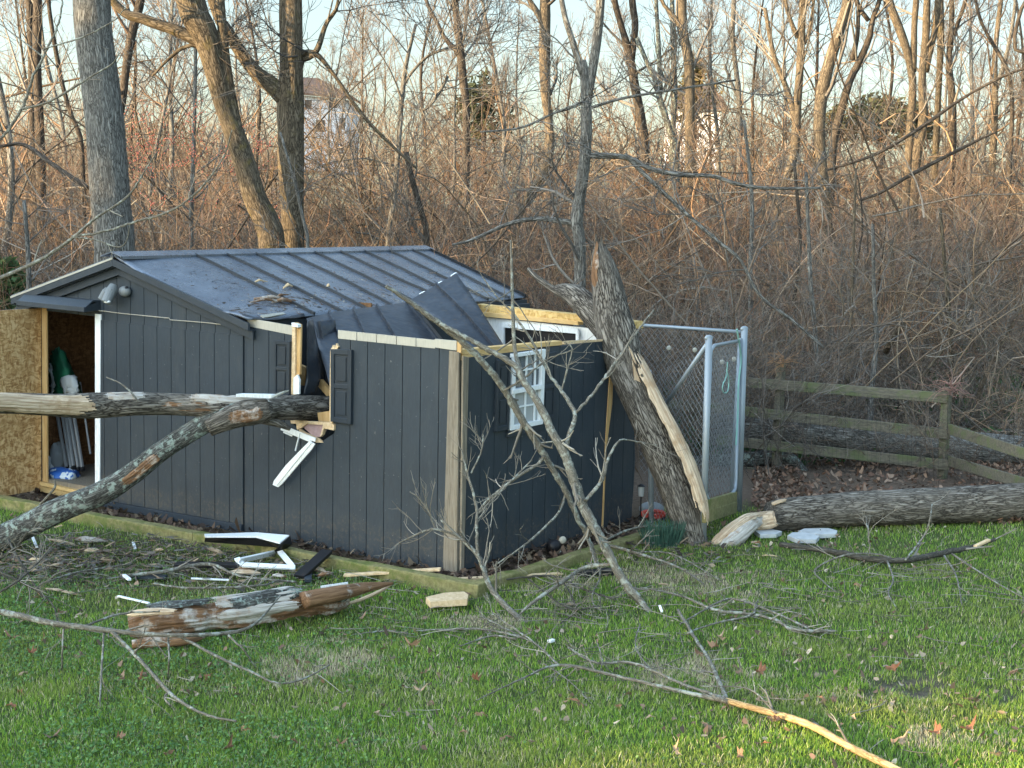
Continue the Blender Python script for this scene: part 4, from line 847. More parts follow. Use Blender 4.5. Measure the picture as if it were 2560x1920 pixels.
# big log on the right
def log(rows, mode, label, mat='bark_oak', sides=34, disp=.10, name='log', cat='log', **kw):
    P = path(rows, mode, 7); 
    return logmesh(name, P, M[mat], None, sides, disp, label=label, cat=cat, **kw), P
lg = thing('log', tuple(G(1930, 1335)), 'large furrowed log lying across the lawn edge, its near end snapped white', 'log')
P5 = path([(1925, 1288, 36, 14.75), (1960, 1286, 42, 14.8), (2080, 1276, 44, 14.95), (2250, 1268, 46, 15.15), (2400, 1262, 47, 15.35), (2600, 1254, 47, 15.6), (2750, 1250, 47, 15.8)], 'Y', 7)
logmesh('trunk', P5, M['bark_oak'], lg, 40, .10)
P6 = path([(1778, 1391, 22, 14.05), (1800, 1370, 29, 14.12), (1835, 1340, 32, 14.25), (1868, 1314, 27, 14.4), (1900, 1300, 20, 14.6), (1945, 1296, 20, 14.75)], 'Y', 6)
V, Fc, bp = tubegeo(resamp(P6, 50)[:, :3], resamp(P6, 50)[:, 3]*.93, 26, .35, True, 16, .12); mk('broken_end', V, Fc, M['pale_rot'], lg, attrs={'bp': bp})
torn_part('torn_wood', P6[1:], M['torn'], lg, [-.25, -.35, 1.2], .8, .012, amp=.8); torn_part('pale_rot', P6[2:20], M['pale_rot'], lg, [.6, -1, .3], .7, .02, amp=.7)
P6b = path([(1880, 1310, 16, 14.6), (1930, 1300, 24, 14.62), (1950, 1295, 16, 14.6)], 'Y', 6); torn_part('torn_wood', P6b, M['torn'], lg, [0, -1, .2], 1.2, .03, amp=.4)
P6c = path([(1930, 1262, 4, 14.7), (1945, 1256, 5, 14.7), (1962, 1252, 3, 14.75)], 'Y', 6); torn_part('torn_wood', P6c, M['torn'], lg, [0, -1, .6], 1.3, .02, amp=.5)
# logs behind the rail fence
log([(1780, 1072, 38, 18.95), (1860, 1072, 40, 19.0), (2000, 1080, 42, 19.05), (2200, 1100, 43, 19.1), (2400, 1118, 42, 19.2), (2650, 1136, 40, 19.4)], 'Y', 'long grey log lying just behind the rail fence', 'bark_grey', sides=30)
log([(2420, 1090, 18, 22), (2500, 1095, 24, 22), (2700, 1100, 26, 22)], 'Y', 'second log behind the rail fence at the right edge', 'bark_grey', sides=24)
log([(1700, 1160, 18, 18.9), (1860, 1150, 20, 18.8), (1960, 1140, 16, 18.8), (2015, 1180, 8, 18.6)], 'Y', 'short broken log lying under the lower fence rail', 'bark_lich', 20)
log([(2100, 948, 5, 25), (2200, 935, 6, 25), (2330, 925, 7, 25.5), (2560, 905, 9, 26)], 'Y', 'thin fallen trunk lying in the brush far behind the fence', 'bark_brown', 12)
log([(2420, 895, 6, 25), (2480, 880, 7, 25), (2600, 862, 8, 25)], 'Y', 'mossy fallen branch propped in the brush at the right edge', 'bark_moss', 12)
# rotten log on the lawn
rl = thing('rotten_log', tuple(G(560, 1590)), 'peeled rotten log with pointed tip lying on the lawn, bark half gone', 'log')
P7 = path([(322, 1562, 30, .13), (400, 1550, 40, .15), (520, 1538, 40, .15), (640, 1522, 40, .15), (740, 1506, 38, .15), (820, 1500, 34, .13), (860, 1497, 20, .10)], 'Z', 7)
Q7 = resamp(P7, 110); Q7[:, 3] *= 1+.25*(fbm(np.stack([np.linspace(0, 9, 110)]*3, -1), 3)-.45)*2
V, Fc, bp = tubegeo(Q7[:, :3], Q7[:, 3], 44, .38, True, 26, .10); V[:, 2] = (V[:, 2]-.0)*.88; mk('trunk', V, Fc, M['rot'], rl, attrs={'bp': bp})
for u_, sp_ in (([0, -.7, 1], .5), ([0, -1, .1], .4), ([0, -.2, 1], .4)): i0 = int(rng.integers(2, 22)); torn_part('pale_patch', P7[i0:i0+15], M['pale_rot'], rl, u_, sp_, .012, amp=.6)
torn_part('bark_patch', P7[4:16], M['bark_lich'], rl, [0, -.1, 1], .5, .015, amp=.5)
P8 = path([(760, 1500, 26, .2), (850, 1482, 22, .2), (920, 1468, 14, .18), (982, 1458, 3, .17)], 'Z', 6); logmesh('broken_tip', P8, M['rot'], rl, 20, .35)
torn_part('bark_patch', P7[16:30], M['bark_lich'], rl, [0, -.5, 1], .7, .02, amp=.4); torn_part('bark_patch', P7[30:42], M['bark_lich'], rl, [0, -1, .5], .6, .02, amp=.5)
torn_part('torn_wood', path([(322, 1542, 12, .2), (380, 1535, 14, .24), (450, 1532, 8, .26)], 'Z'), M['torn'], rl, [0, -.6, 1], 1.2, .008)
log([(330, 1612, 12, .06), (400, 1605, 16, .07), (470, 1600, 14, .07), (510, 1590, 6, .06)], 'Z', 'small rotten slab under the left end of the peeled log', 'rot', 16, .35, 'wood_slab', 'wood slab')
log([(835, 1520, 2, .05), (900, 1500, 5, .06), (950, 1478, 5, .10), (978, 1462, 2, .12)], 'Z', 'pale splinter beside the pointed tip of the rotten log', 'torn', 10, .2, 'splinter', 'splinter')
mb = MB(); mb.board(G(802, 1473, .12), G(870, 1463, .14), .05, .015, Z_); mb.mk('trim_piece', M['white'], label='white trim strip lying behind the tip of the rotten log', cat='trim piece')
# ---- sticks and fallen branches
STK = [(.19, .17, .14), (.26, .24, .2), (.15, .135, .11)]
def stick(name, parts, mode, label, mat='stick', tw=(14, .3), tips=True, sides=9, cat='branch', group=None, up=.0, flat=False, seed=1):
    P0 = [path(r, mode, 6) for r in parts]; base = P0[0][0, :3]
    root = thing(name, tuple(base), label, cat, group)
    mats = mat if isinstance(mat, list) else [mat]*len(P0)
    for k, P in enumerate(P0):
        Q = resamp(P, max(12, len(P)*2)); Q[1:-1, :3] += (fbm(np.stack([np.arange(len(Q)-2)*.5]*3, -1)+rng.random(3)*50, 2)[:, None]-.45)*rng.normal(0, .014, 3)
        V, Fc, bp = tubegeo(Q[:, :3], Q[:, 3]*(1+.05*rng.normal(size=len(Q)).clip(-1, 1)), sides, .12, True, 40, .3)
        mk('stem' if k == 0 else 'side_branch', V, Fc, M[mats[k]], root, smooth=True, attrs={'bp': bp})
    if tw[0]:
        K = 8; A = np.array([resamp(P, K) for P in P0]); n1 = max(1, tw[0]//len(P0))
        Q1, R1 = spawn(A[:, :, :3], A[:, :, 3], n1, tw[1], (.5, 1.1), .12, up, 5, .5, .12, .0025, .45)
        Q2, R2 = spawn(Q1, R1, 3, tw[1]*.45, (.4, .9), .2, up, 4, .6, .12, .0018, .6)
        if flat:
            for Qq in (Q1, Q2): Qq[..., 2] = np.maximum(Qq[..., 2], terr(Qq[..., 0], Qq[..., 1])+.02); 
        twigmesh('twigs', [(Q1, R1, STK), (Q2, R2, STK)], M['twig'], root, sides=4, kind='stuff')
    return root
stick('fallen_branch', [[(2300, 1955, 10, .05), (2235, 1920, 10, .05), (2130, 1870, 10, .05), (2030, 1815, 10, .05), (1940, 1785, 9, .05), (1815, 1752, 8, .05)],
    [(1820, 1755, 7, .05), (1700, 1728, 5, .05), (1560, 1695, 4.5, .06), (1400, 1663, 3.5, .10), (1300, 1700, 2.5, .08), (1190, 1751, 1.5, .04)],
    [(1818, 1750, 6, .05), (1720, 1716, 4, .06), (1579, 1658, 4, .08), (1490, 1658, 3.5, .08), (1420, 1619, 3, .10)],
    [(1818, 1752, 6, .04), (1775, 1655, 5, .05), (1740, 1600, 4.5, .05), (1695, 1525, 4, .06)],
    [(1396, 1663, 3, .1), (1340, 1610, 2.5, .1), (1262, 1555, 2, .12), (1230, 1535, 1.5, .15)],
    [(1940, 1783, 3, .07), (1870, 1722, 2, .1), (1750, 1715, 1.5, .12)]], 'Z', 'long golden-barked branch running off the lower right corner of the lawn', ['stickgold', 'stick', 'stick', 'stick', 'stick', 'stick'], (26, .28), flat=True)
A1 = yl([(965, 715, 5), (1010, 745, 6), (1090, 802, 8), (1165, 862, 9), (1224, 924, 9), (1262, 976, 9), (1302, 1042, 10), (1366, 1145, 9), (1418, 1235, 8), (1447, 1301, 7), (1467, 1336, 6), (1499, 1423, 4)], 12.35, 12.9)
A2 = yl([(1100, 808, 6), (1201, 863, 7), (1285, 912, 8), (1308, 950, 9), (1352, 1019, 10), (1383, 1085, 11), (1412, 1136, 12), (1453, 1252, 13), (1473, 1293, 13), (1511, 1362, 12), (1551, 1440, 11), (1600, 1500, 9), (1630, 1537, 7)], 12.4, 11.62)
stick('leaning_branch', [A2, [(1277, 600, 2.5, 12.6), (1280, 700, 4, 12.55), (1283, 800, 5, 12.5), (1288, 880, 5.5, 12.45), (1306, 940, 6, 12.3)],
    [(1412, 1130, 6, 12.0), (1424, 1084, 6, 12.1), (1438, 1035, 6, 12.2), (1404, 976, 5, 12.4), (1372, 933, 4, 12.5), (1331, 855, 3.5, 12.6), (1285, 785, 3, 12.7)],
    [(1438, 1035, 4, 12.2), (1476, 993, 4, 12.3), (1528, 921, 4, 12.5), (1585, 840, 3, 12.7), (1635, 774, 2, 12.9)],
    [(1464, 1252, 5, 11.9), (1505, 1200, 5, 12.0), (1519, 1151, 4, 12.1), (1545, 1105, 3, 12.2), (1570, 1100, 2, 12.3), (1641, 1113, 1.5, 12.4)],
    [(1535, 1410, 5, 11.8), (1460, 1420, 5, 11.9), (1400, 1460, 5, 11.6), (1340, 1500, 5, 11.4), (1300, 1535, 3, 11.3)],
    [(1285, 785, 2.5, 12.7), (1240, 740, 2, 12.8), (1205, 690, 1.5, 12.9)],
    [(1404, 976, 2.5, 12.4), (1430, 880, 2, 12.5), (1425, 860, 1.5, 12.5)]],
    'Y', 'stouter of two crossed branches leaning over the side window, forked like an antler', 'stick', (44, .38), up=.2)
stick('leaning_branch', [A1, [(1360, 1140, 5, 12.6), (1345, 1160, 4, 12.6), (1290, 1195, 4, 12.5), (1220, 1250, 3.5, 12.45), (1192, 1285, 2, 12.4)],
    [(1262, 976, 3, 12.55), (1310, 945, 3, 12.5), (1365, 900, 2, 12.5), (1430, 875, 1.5, 12.5)], [(1415, 1232, 3, 12.8), (1398, 1280, 3, 12.6), (1350, 1330, 3, 12.4), (1302, 1370, 2.5, 12.2), (1235, 1415, 2, 12.1)],
    [(1467, 1336, 3, 12.8), (1485, 1400, 3, 12.3), (1500, 1440, 2.5, 12.0), (1480, 1500, 2, 11.7), (1530, 1560, 1.5, 11.5)]],
    'Y', 'thinner leaning branch crossing from the roof down past the side window', 'stick', (30, .35), up=.1)
stick('leaning_branch', [yl([(1319, 1564, 7), (1268, 1518, 8), (1225, 1467, 7), (1198, 1393, 6), (1148, 1343, 4), (1103, 1300, 3)], 11.3, 12.0),
    yl([(1222, 1460, 5), (1195, 1388, 4), (1191, 1319, 4), (1190, 1264, 4), (1169, 1186, 3), (1152, 1122, 2)], 11.6, 12.05), yl([(1152, 1342, 3), (1088, 1324, 3), (1042, 1336, 2.5), (987, 1364, 1.5)], 11.95, 12.0),
    yl([(1088, 1322, 2.5), (1074, 1281, 2.5), (1045, 1243, 2), (1025, 1229, 1.5)], 11.98, 12.05), yl([(1178, 1183, 2.5), (1204, 1125, 2), (1207, 1084, 1.5)], 12.0, 12.1), yl([(1190, 1290, 2.5), (1260, 1220, 2.5), (1330, 1150, 2)], 12.0, 12.4)],
    'Y', 'twiggy grey branch standing against the bare corner post', 'stick', (46, .33), up=.25)
stick('fallen_branch', [[(-60, 1525, 8, .36), (0, 1529, 8, .35), (128, 1557, 8, .33), (241, 1572, 7, .32), (350, 1584, 6, .3), (467, 1588, 5, .3), (583, 1580, 5, .28), (641, 1556, 3, .3), (700, 1490, 2, .32)],
    [(278, 1578, 5, .31), (350, 1650, 5, .2), (420, 1728, 5, .1), (470, 1765, 4, .07), (525, 1790, 3.5, .05), (591, 1803, 3, .04)], [(260, 1580, 3, .3), (255, 1660, 3, .17), (249, 1767, 2.5, .0)],
    [(159, 1572, 3, .3), (156, 1620, 2.5, .2), (155, 1680, 2, .02)], [(420, 1590, 3, .28), (422, 1640, 2.5, .2), (420, 1695, 2, .02)], [(451, 1592, 4, .28), (544, 1642, 4, .18), (622, 1677, 3.5, .1), (692, 1708, 3, .05), (758, 1697, 2.5, .05), (824, 1662, 2, .08)],
    [(571, 1588, 3, .28), (610, 1625, 2.5, .2), (638, 1669, 2, .04)], [(200, 1569, 3, .32), (300, 1535, 3, .34), (400, 1528, 2, .36)], [(420, 1728, 3, .08), (412, 1745, 3, .06), (425, 1763, 2.5, .05)]],
    'Z', 'low branch propped on its own twigs across the front of the rotten log', ['stick']*9, (26, .25))
stick('fallen_branch', [[(1949, 1362, 7, .06), (2073, 1378, 8, .06), (2167, 1397, 9, .06), (2264, 1401, 8, .06), (2361, 1382, 8, .07), (2439, 1366, 6, .08), (2490, 1348, 4, .1)],
    [(2240, 1400, 3, .06), (2186, 1385, 2.5, .12), (2108, 1389, 2.5, .14), (2038, 1424, 2.5, .06), (2060, 1455, 2, .04), (2089, 1479, 1.5, .03)], [(2217, 1400, 3, .06), (2233, 1448, 2.5, .05), (2221, 1483, 2, .04), (2240, 1518, 1.5, .03)],
    [(2264, 1400, 3, .08), (2310, 1340, 2.5, .2), (2325, 1300, 2, .35), (2330, 1260, 1.5, .45)], [(2361, 1390, 3, .06), (2390, 1440, 2.5, .04), (2405, 1515, 1.5, .03)], [(2380, 1385, 3, .07), (2480, 1450, 2, .05), (2570, 1500, 1.5, .03)], [(2175, 1390, 2, .1), (2170, 1330, 2, .3), (2163, 1290, 1.5, .4)]],
    'Z', 'dark branch lying on the lawn in front of the big log', ['stickdark']+['stick']*6, (34, .33), flat=True)
stick('fallen_branch', [[(1600, 1468, 2, .06), (1700, 1490, 3, .08), (1789, 1525, 4, .08), (1883, 1537, 4, .06), (1941, 1552, 4, .05), (1988, 1576, 5, .04), (2093, 1578, 3, .03)], [(1700, 1560, 2, .06), (1805, 1502, 3, .1), (1855, 1502, 3, .1), (1949, 1537, 3, .08), (2023, 1572, 3, .04)],
    [(1720, 1580, 2, .03), (1800, 1555, 2.5, .05), (1880, 1537, 3, .07), (1895, 1500, 2, .12)]], 'Z', 'flat grey branch spread on the grass right of the leaning branches', 'stick', (30, .25), flat=True)
stick('fallen_branch', [[(1040, 1577, 2, .03), (1200, 1573, 3, .04), (1290, 1590, 3, .05), (1330, 1605, 2, .05)], [(1150, 1615, 1.5, .03), (1230, 1590, 2.5, .04), (1290, 1598, 3, .05)], [(1300, 1590, 2, .05), (1240, 1560, 2, .06), (1200, 1540, 1.5, .06)], [(880, 1588, 1, .03), (960, 1578, 2, .03), (1020, 1585, 2, .03)]],
    'Z', 'thin twiggy branch flat on the lawn below the corner post', 'stick', (26, .22), flat=True)
stick('fallen_branch', [[(1510, 1360, 4, .1), (1600, 1385, 4, .1), (1700, 1420, 3, .07), (1760, 1460, 2, .05)], [(1500, 1358, 3, .15), (1570, 1325, 3, .18), (1640, 1315, 3, .18), (1740, 1330, 2, .14)], [(1580, 1380, 2, .1), (1680, 1385, 2, .1), (1800, 1450, 1.5, .05)]],
    'Z', 'slender branch lying past the daffodils at the foot of the snapped trunk', 'stick', (24, .28), flat=True)
stick('fallen_branch', [[(1250, 1450, 2, .05), (1380, 1440, 3, .08), (1450, 1470, 3, .08), (1540, 1500, 2, .08)], [(1400, 1440, 2, .08), (1440, 1520, 2, .05), (1400, 1560, 1.5, .04)], [(1320, 1448, 2, .1), (1420, 1520, 2, .06), (1500, 1516, 1.5, .05)]], 'Z', 'tangle of fine twigs on the grass under the leaning branches', 'stickdark', (60, .33), flat=True)
stick('fallen_branch', [[(1360, 1660, 2, .08), (1420, 1700, 1.5, .05), (1480, 1760, 1, .03)], [(1490, 1600, 1.5, .15), (1505, 1650, 1.5, .1), (1500, 1680, 1, .05)], [(1600, 1560, 2, .1), (1590, 1620, 2, .1), (1640, 1690, 1.5, .05)]], 'Z', 'small broken twigs between the golden branch and the leaning branches', 'stick', (24, .22), flat=True)
stick('fallen_branch', [[(300, 1440, 4, .05), (400, 1430, 5, .07), (520, 1410, 5, .1), (600, 1440, 3, .06), (740, 1455, 3, .05)], [(380, 1460, 2, .05), (480, 1470, 3, .06), (640, 1465, 3, .06), (700, 1450, 2, .06)], [(100, 1460, 2, .06), (200, 1430, 3, .06), (330, 1410, 2, .05)]], 'Z', 'grey branch mixed into the bark debris in front of the gable', 'stick', (26, .3), flat=True)
stick('fallen_branch', [[(-20, 1210+200, 4, .2), (40, 1370, 4, .35), (70, 1330, 3, .5)], [(0, 1480, 3, .2), (60, 1440, 3, .3), (120, 1380, 2, .4)], [(0, 1430, 3, .3), (80, 1470, 3, .2), (130, 1510, 2, .1), (145, 1560, 2, .02)], [(20, 1350, 4, .3), (60, 1420, 3, .2), (110, 1500, 2, .03)]], 'Z', 'dark twiggy brush heaped under the limb at the left edge', 'stickdark', (36, .36))
# twigs reaching in from the left edge
stick('hanging_branch', [yl([(-80, 420, 4.5), (0, 350, 4), (55, 272, 4), (80, 200, 3.5), (112, 135, 3), (148, 55, 2.5), (160, -30, 2)], 11.5, 11.5), yl([(55, 272, 3.5), (100, 262, 3), (150, 240, 3), (230, 190, 2.5), (280, 160, 2), (298, 133, 1.5)], 11.5, 11.2), yl([(110, 122, 2), (200, 95, 2), (280, 55, 1.5), (315, 20, 1.2)], 11.5, 11), yl([(105, 140, 2), (40, 90, 1.5), (0, 60, 1.5)], 11.5, 11.8)],
      'Y', 'bare grey branch reaching in front of the big grey trunk, upper left', 'stick', (10, .25))
stick('hanging_branch', [yl([(-80, 725, 6), (0, 695, 5.5), (90, 655, 5), (140, 625, 4.5), (185, 592, 4), (240, 545, 3.5), (318, 492, 3), (360, 430, 2), (392, 380, 1.5)], 12, 11.6), yl([(180, 592, 3.5), (260, 580, 3), (330, 557, 3), (415, 533, 3), (470, 500, 2.5), (520, 450, 2.5), (560, 390, 2), (580, 325, 1.5)], 11.8, 11.4), yl([(180, 592, 2.5), (240, 600, 2), (295, 618, 2), (317, 600, 1.5), (325, 560, 1)], 11.8, 11.6)],
      'Y', 'bare grey branch sweeping up in front of the shed roof ridge from the left edge', 'stick', (8, .22))
# ================================================================== DEBRIS
def deb(name, pts, th, mat, label, cat, group=None, z=.03, up=Z_):
    mb = MB(); mb.plate([G(a, b, z if len(q) == 0 else q[0]) for a, b, *q in pts], np.array(up)*th); return mb.mk(name, M[mat], label=label, cat=cat, group=group, bevel=.002)
w1 = thing('bent_trim', tuple(G(620, 1360)), 'long bent white and black trim lying on the edging timber under the wall', 'trim piece')
mb = MB(); mb.plate([G(511, 1338, .2), G(513, 1344, .2), G(640, 1344, .2), G(700, 1360, .2), G(723, 1341, .22), G(640, 1334, .2)], Z_*.012); mb.mk('white_face', M['white'], w1)
mb = MB(); mb.plate([G(513, 1344, .2), G(511, 1355, .13), G(640, 1358, .13), G(690, 1368, .12), G(700, 1360, .2), G(640, 1345, .2)], V_*.015); mb.plate([G(723, 1341, .22), G(727, 1362, .15), G(690, 1392, .03), G(672, 1388, .03), G(705, 1360, .19)], V_*.015); mb.mk('black_face', M['black'], w1)
w2 = thing('window_frame', tuple(G(660, 1410)), 'broken white window frame folded into a triangle on the ground', 'frame'); 
for a, b in (((596, 1402), (700, 1379)), ((700, 1379), (730, 1415)), ((606, 1412), (738, 1419)), ((592, 1396), (610, 1416))):
    mb = MB(); mb.board(G(*a, .1), G(*b, .06), .05, .02, Z_*.3+V_); mb.mk('rail', M['white'], w2, bevel=.003)
def brd(a, b, wd, th, mat, label, cat='board', group=None, ha=.03, hb_=.03, name='board'):
    mb = MB(); mb.board(G(*a, ha), G(*b, hb_), wd, th, np.cross(Z_, G(*b)-G(*a))); return mb.mk(name, M[mat], label=label, cat=cat, group=group, bevel=.003)
brd((439, 1411), (600, 1413), .11, .03, 'black', 'flat black board on the debris left of the white frame', ha=.05, hb_=.06)
brd((318, 1440), (416, 1442), .10, .02, 'siding_dk', 'dark grey board with a white end lying in the bark debris'); brd((310, 1438), (324, 1449), .03, .02, 'white', 'short white strip at the end of the dark grey board', 'trim piece', ha=.06, hb_=.06)
brd((818, 1378), (748, 1442), .10, .03, 'black', 'charcoal board tipped over the edging timber near the post', ha=.16, hb_=.04); brd((770, 1452), (772, 1410), .06, .03, 'siding_dk', 'short splintered dark board crossing the charcoal board')
brd((860, 1438), (1102, 1423), .055, .02, 'chip', 'long pale split lath lying against the edging timber, left of the post', name='lath', cat='lath', hb_=.12)
brd((1124, 1449), (1404, 1434), .05, .02, 'chip', 'long pale split lath running right from the foot of the post', name='lath', cat='lath', hb_=.03)
brd((1440, 1437), (1530, 1428), .10, .05, 'black', 'dark board half hidden in twigs right of the leaning branches')
deb('pine_block', [(1064, 1508), (1075, 1520), (1168, 1514), (1171, 1502), (1160, 1494), (1110, 1497)], .05, 'chip', 'short pale pine block on the grass in front of the post', 'wood block')
lumpy('foam_chunk', G(1233, 1462, .03), (RT, V_, Z_), (.035, .02, .03), M['chip'], 'small yellow wood chunk near the corner of the timbers', 'wood chunk', .3, 20, 12, 8)
for a, b, l in (((78, 1334), (92, 1368), 'short white stick upright in the grass under the limb'), ((295, 1490), (373, 1508), 'white vinyl strip on the grass above the rotten log'), ((333, 1356), (338, 1372), 'tiny white splinter standing near the edging timber'), ((478, 1446), (572, 1450), 'thin white strip among twigs below the dark boards')):
    brd(a, b, .025, .012, 'white', l, 'trim piece', name='trim_piece', ha=.05, hb_=.04)
brd((1372, 1604), (1384, 1600), .03, .02, 'white', 'small white fragment on the lawn at the foot of the twigs', 'trim piece', name='trim_piece'); brd((1649, 1514), (1655, 1530), .02, .012, 'white', 'small white fragment at the tip of the stout leaning branch', 'trim piece', name='trim_piece', ha=.06)
brd((2438, 1366), (2472, 1350), .04, .02, 'chip', 'pale peeled end piece resting on the dark fallen branch', 'wood chip', name='wood_chip', ha=.1, hb_=.13)
def chips(rows, group):
    for a, b, L, w_, ang, mat, lab in rows:
        V, Fc, bp = tubegeo(np.array([[-L/2, 0, 0], [-L*.2, .004, .012], [L*.2, -.004, .012], [L/2, 0, 0]]), np.array([w_*.25, w_*.5, w_*.45, w_*.1]), 7, .3); V[:, 2] *= .5
        p = G(a, b, .035); o = mk('wood_chip', V, Fc, M[mat], attrs={'bp': bp}, base=(0, 0, 0), label=lab, cat='wood chip', group=group); o.location = tuple(p); o.rotation_euler = (rng.normal(0, .15), rng.normal(0, .15), ang)
chips([(162, 1358, .30, .07, .25, 'torn', 'split pale stick of wood under the limb fork'), (232, 1378, .22, .09, .1, 'torn', 'broad pale wood chip near the edging timber'), (228, 1350, .3, .10, .1, 'rot', 'brown split chunk of wood beside the edging timber'), (398, 1376, .10, .06, -.4, 'torn', 'small wedge-shaped pale chip'),
       (540, 1378, .18, .07, -.3, 'torn', 'oval pale chip just below the bent white trim'), (610, 1432, .28, .09, -.1, 'torn', 'long pale sliver below the white window frame'), (612, 1428, .18, .12, -.3, 'rot', 'orange-brown chunk on the pale sliver'), (219, 1406, .12, .03, 1.2, 'torn', 'thin pale splinter pointing at the camera'),
       (655, 1376, .10, .05, .5, 'rot', 'brown scrap inside the white window frame'), (795, 1425, .2, .10, -.5, 'torn', 'jagged pale chunk by the charcoal board'), (815, 1436, .14, .09, .6, 'rot', 'stubby brown chunk by the charcoal board'), (160, 1480, .3, .05, -.15, 'torn', 'flat pale sliver at the edge of the debris'),
       (88, 1400, .1, .06, .6, 'chip', 'bright chip on the debris heap at the left'), (130, 1415, .16, .05, .5, 'torn', 'pale chip sticking out of the brush heap'), (700, 1440, .12, .05, 0, 'rot', 'flat brown chip right of the window frame'), (1925, 1390, .14, .03, -.1, 'chip', 'white sliver on the lawn near the broken log end'), (2228, 1592, .06, .03, 1.4, 'chip', 'tiny white chip alone on the open lawn'), (1660, 1462, .1, .03, .3, 'torn', 'pale scrap among twigs beyond the leaning branch'), (1430, 1512, .08, .05, 0, 'torn', 'pale scrap on the grass under the antler branch')], 'splintered wood chips on the lawn')
# bark litter (uncountable)
def barklit(N):
    c = G(330, 1405); x = np.concatenate([rng.normal(c[0], 1.25, N), rng.normal(G(100, 1420)[0], .5, N//3), rng.normal(G(1700, 1380)[0], .5, N//6)]); y = np.concatenate([rng.normal(c[1]+.0, .48, N), rng.normal(G(100, 1420)[1], .35, N//3), rng.normal(G(1700, 1380)[1], .35, N//6)])
    lw, mu, dr, pad, de, n = masks(x, y); k = ~pad; x, y = x[k], y[k]; N = len(x); z = gz(x, y)+rng.uniform(.01, .07, N); L = rng.uniform(.03, .17, N)*rng.uniform(.4, 1, N); w_ = L*rng.uniform(.12, .4, N); a = rng.normal(0.15, .8, N); t = rng.normal(0, .22, N)
    d = np.stack([np.cos(a), np.sin(a), t], -1); s = np.stack([-np.sin(a), np.cos(a), rng.normal(0, .3, N)], -1); c = np.stack([x, y, z], -1)
    j = lambda: rng.uniform(.4, 1, (N, 1))
    V = np.stack([c-d*L[:, None]*j()/2-s*w_[:, None]*j()/2, c+d*L[:, None]*j()/2-s*w_[:, None]*j()/2, c+d*L[:, None]/2*j(), c+d*L[:, None]*j()/2+s*w_[:, None]*j()/2, c-d*L[:, None]*j()/2+s*w_[:, None]*j()/2], 1)
    P = np.array([(.09, .065, .05), (.13, .11, .09), (.06, .045, .035), (.17, .16, .14), (.2, .13, .08), (.3, .22, .14), (.11, .1, .09)]); cc = P[rng.integers(0, 7, N)]*rng.uniform(.7, 1.2, (N, 1))
    mk('bark_litter', V.reshape(-1, 3), np.arange(N*5).reshape(-1, 5), M['brush'], attrs={'col': np.repeat(cc, 5, 0)}, label='bark flakes and fine debris strewn before the gable', cat='bark debris', kind='stuff', zero=True)
barklit(2300)
def twiglit(N, c, sx, sy, nm='twig_litter', lab='fine broken twigs scattered over the lawn'):
    x = rng.normal(c[0], sx, N); y = rng.normal(c[1], sy, N); lw, *_ = masks(x, y); k = lw > .3; x, y = x[k], y[k]; N = len(x); z = gz(x, y)+rng.uniform(.02, .06, N); a = rng.uniform(0, 6.28, N); L = rng.uniform(.08, .4, N)
    P = []; d = np.stack([np.cos(a), np.sin(a), rng.normal(0, .12, N)], -1); p = np.stack([x, y, z], -1)
    for i in range(4): P.append(p.copy()); d[:, :2] += rng.normal(0, .25, (N, 2)); p = p+d*(L/3)[:, None]
    P = np.stack(P, 1); P[..., 2] = np.maximum(P[..., 2], .02); R = rng.uniform(.0015, .004, N)[:, None]*np.array([[1, .9, .8, .5]])
    return P, R
TW = [twiglit(260, G(330, 1410), 1.3, .5), twiglit(130, G(1400, 1600), 1.6, .9), twiglit(120, G(1750, 1500), 1.4, .8), twiglit(90, G(2250, 1440), 1.0, .5), twiglit(80, G(900, 1650), 2.5, 1.2)]
twigmesh('twig_litter', [(p, r, STK) for p, r in TW], M['twig'], sides=4, label='fine broken twigs scattered over the lawn', cat='twigs', kind='stuff', zero=True)
# leaves, bark pieces and dirt on the roof
PR_, PRr = [], []
N = 900; V = []; Fc = []; Cc = []
for k in range(N):
    a, b = (rng.beta(1.2, 2.2), rng.beta(2.6, 1.1)) if k < 780 else (rng.normal(.16, .035), rng.normal(.78, .06))
    if not (0.02 < a < .98 and .05 < b < .98): continue
    c = roofsurf(a, b)+nrf*.012; L = rng.uniform(.015, .06)*(1.6 if k > 780 else 1); w_ = L*rng.uniform(.3, .8); th = rng.uniform(0, 3.14); d = (V_*math.cos(th)+dn*math.sin(th)); s = np.cross(nrf, d)
    i0 = len(V); V += [c-d*L-s*w_*.4, c+d*L*.8-s*w_, c+d*L+s*w_*.5+nrf*.01, c-d*L*.7+s*w_+nrf*.008]; Fc.append((i0, i0+1, i0+2, i0+3)); cc = [(.05, .04, .03), (.1, .06, .04), (.16, .12, .09), (.3, .27, .22)][int(rng.choice(4, p=[.45, .3, .15, .1]))]; Cc += [cc]*4
mk('roof_litter', V, Fc, M['brush'], attrs={'col': np.array(Cc)}, label='leaf scraps and bark flakes stuck on the metal roof', cat='leaf scraps', kind='stuff')
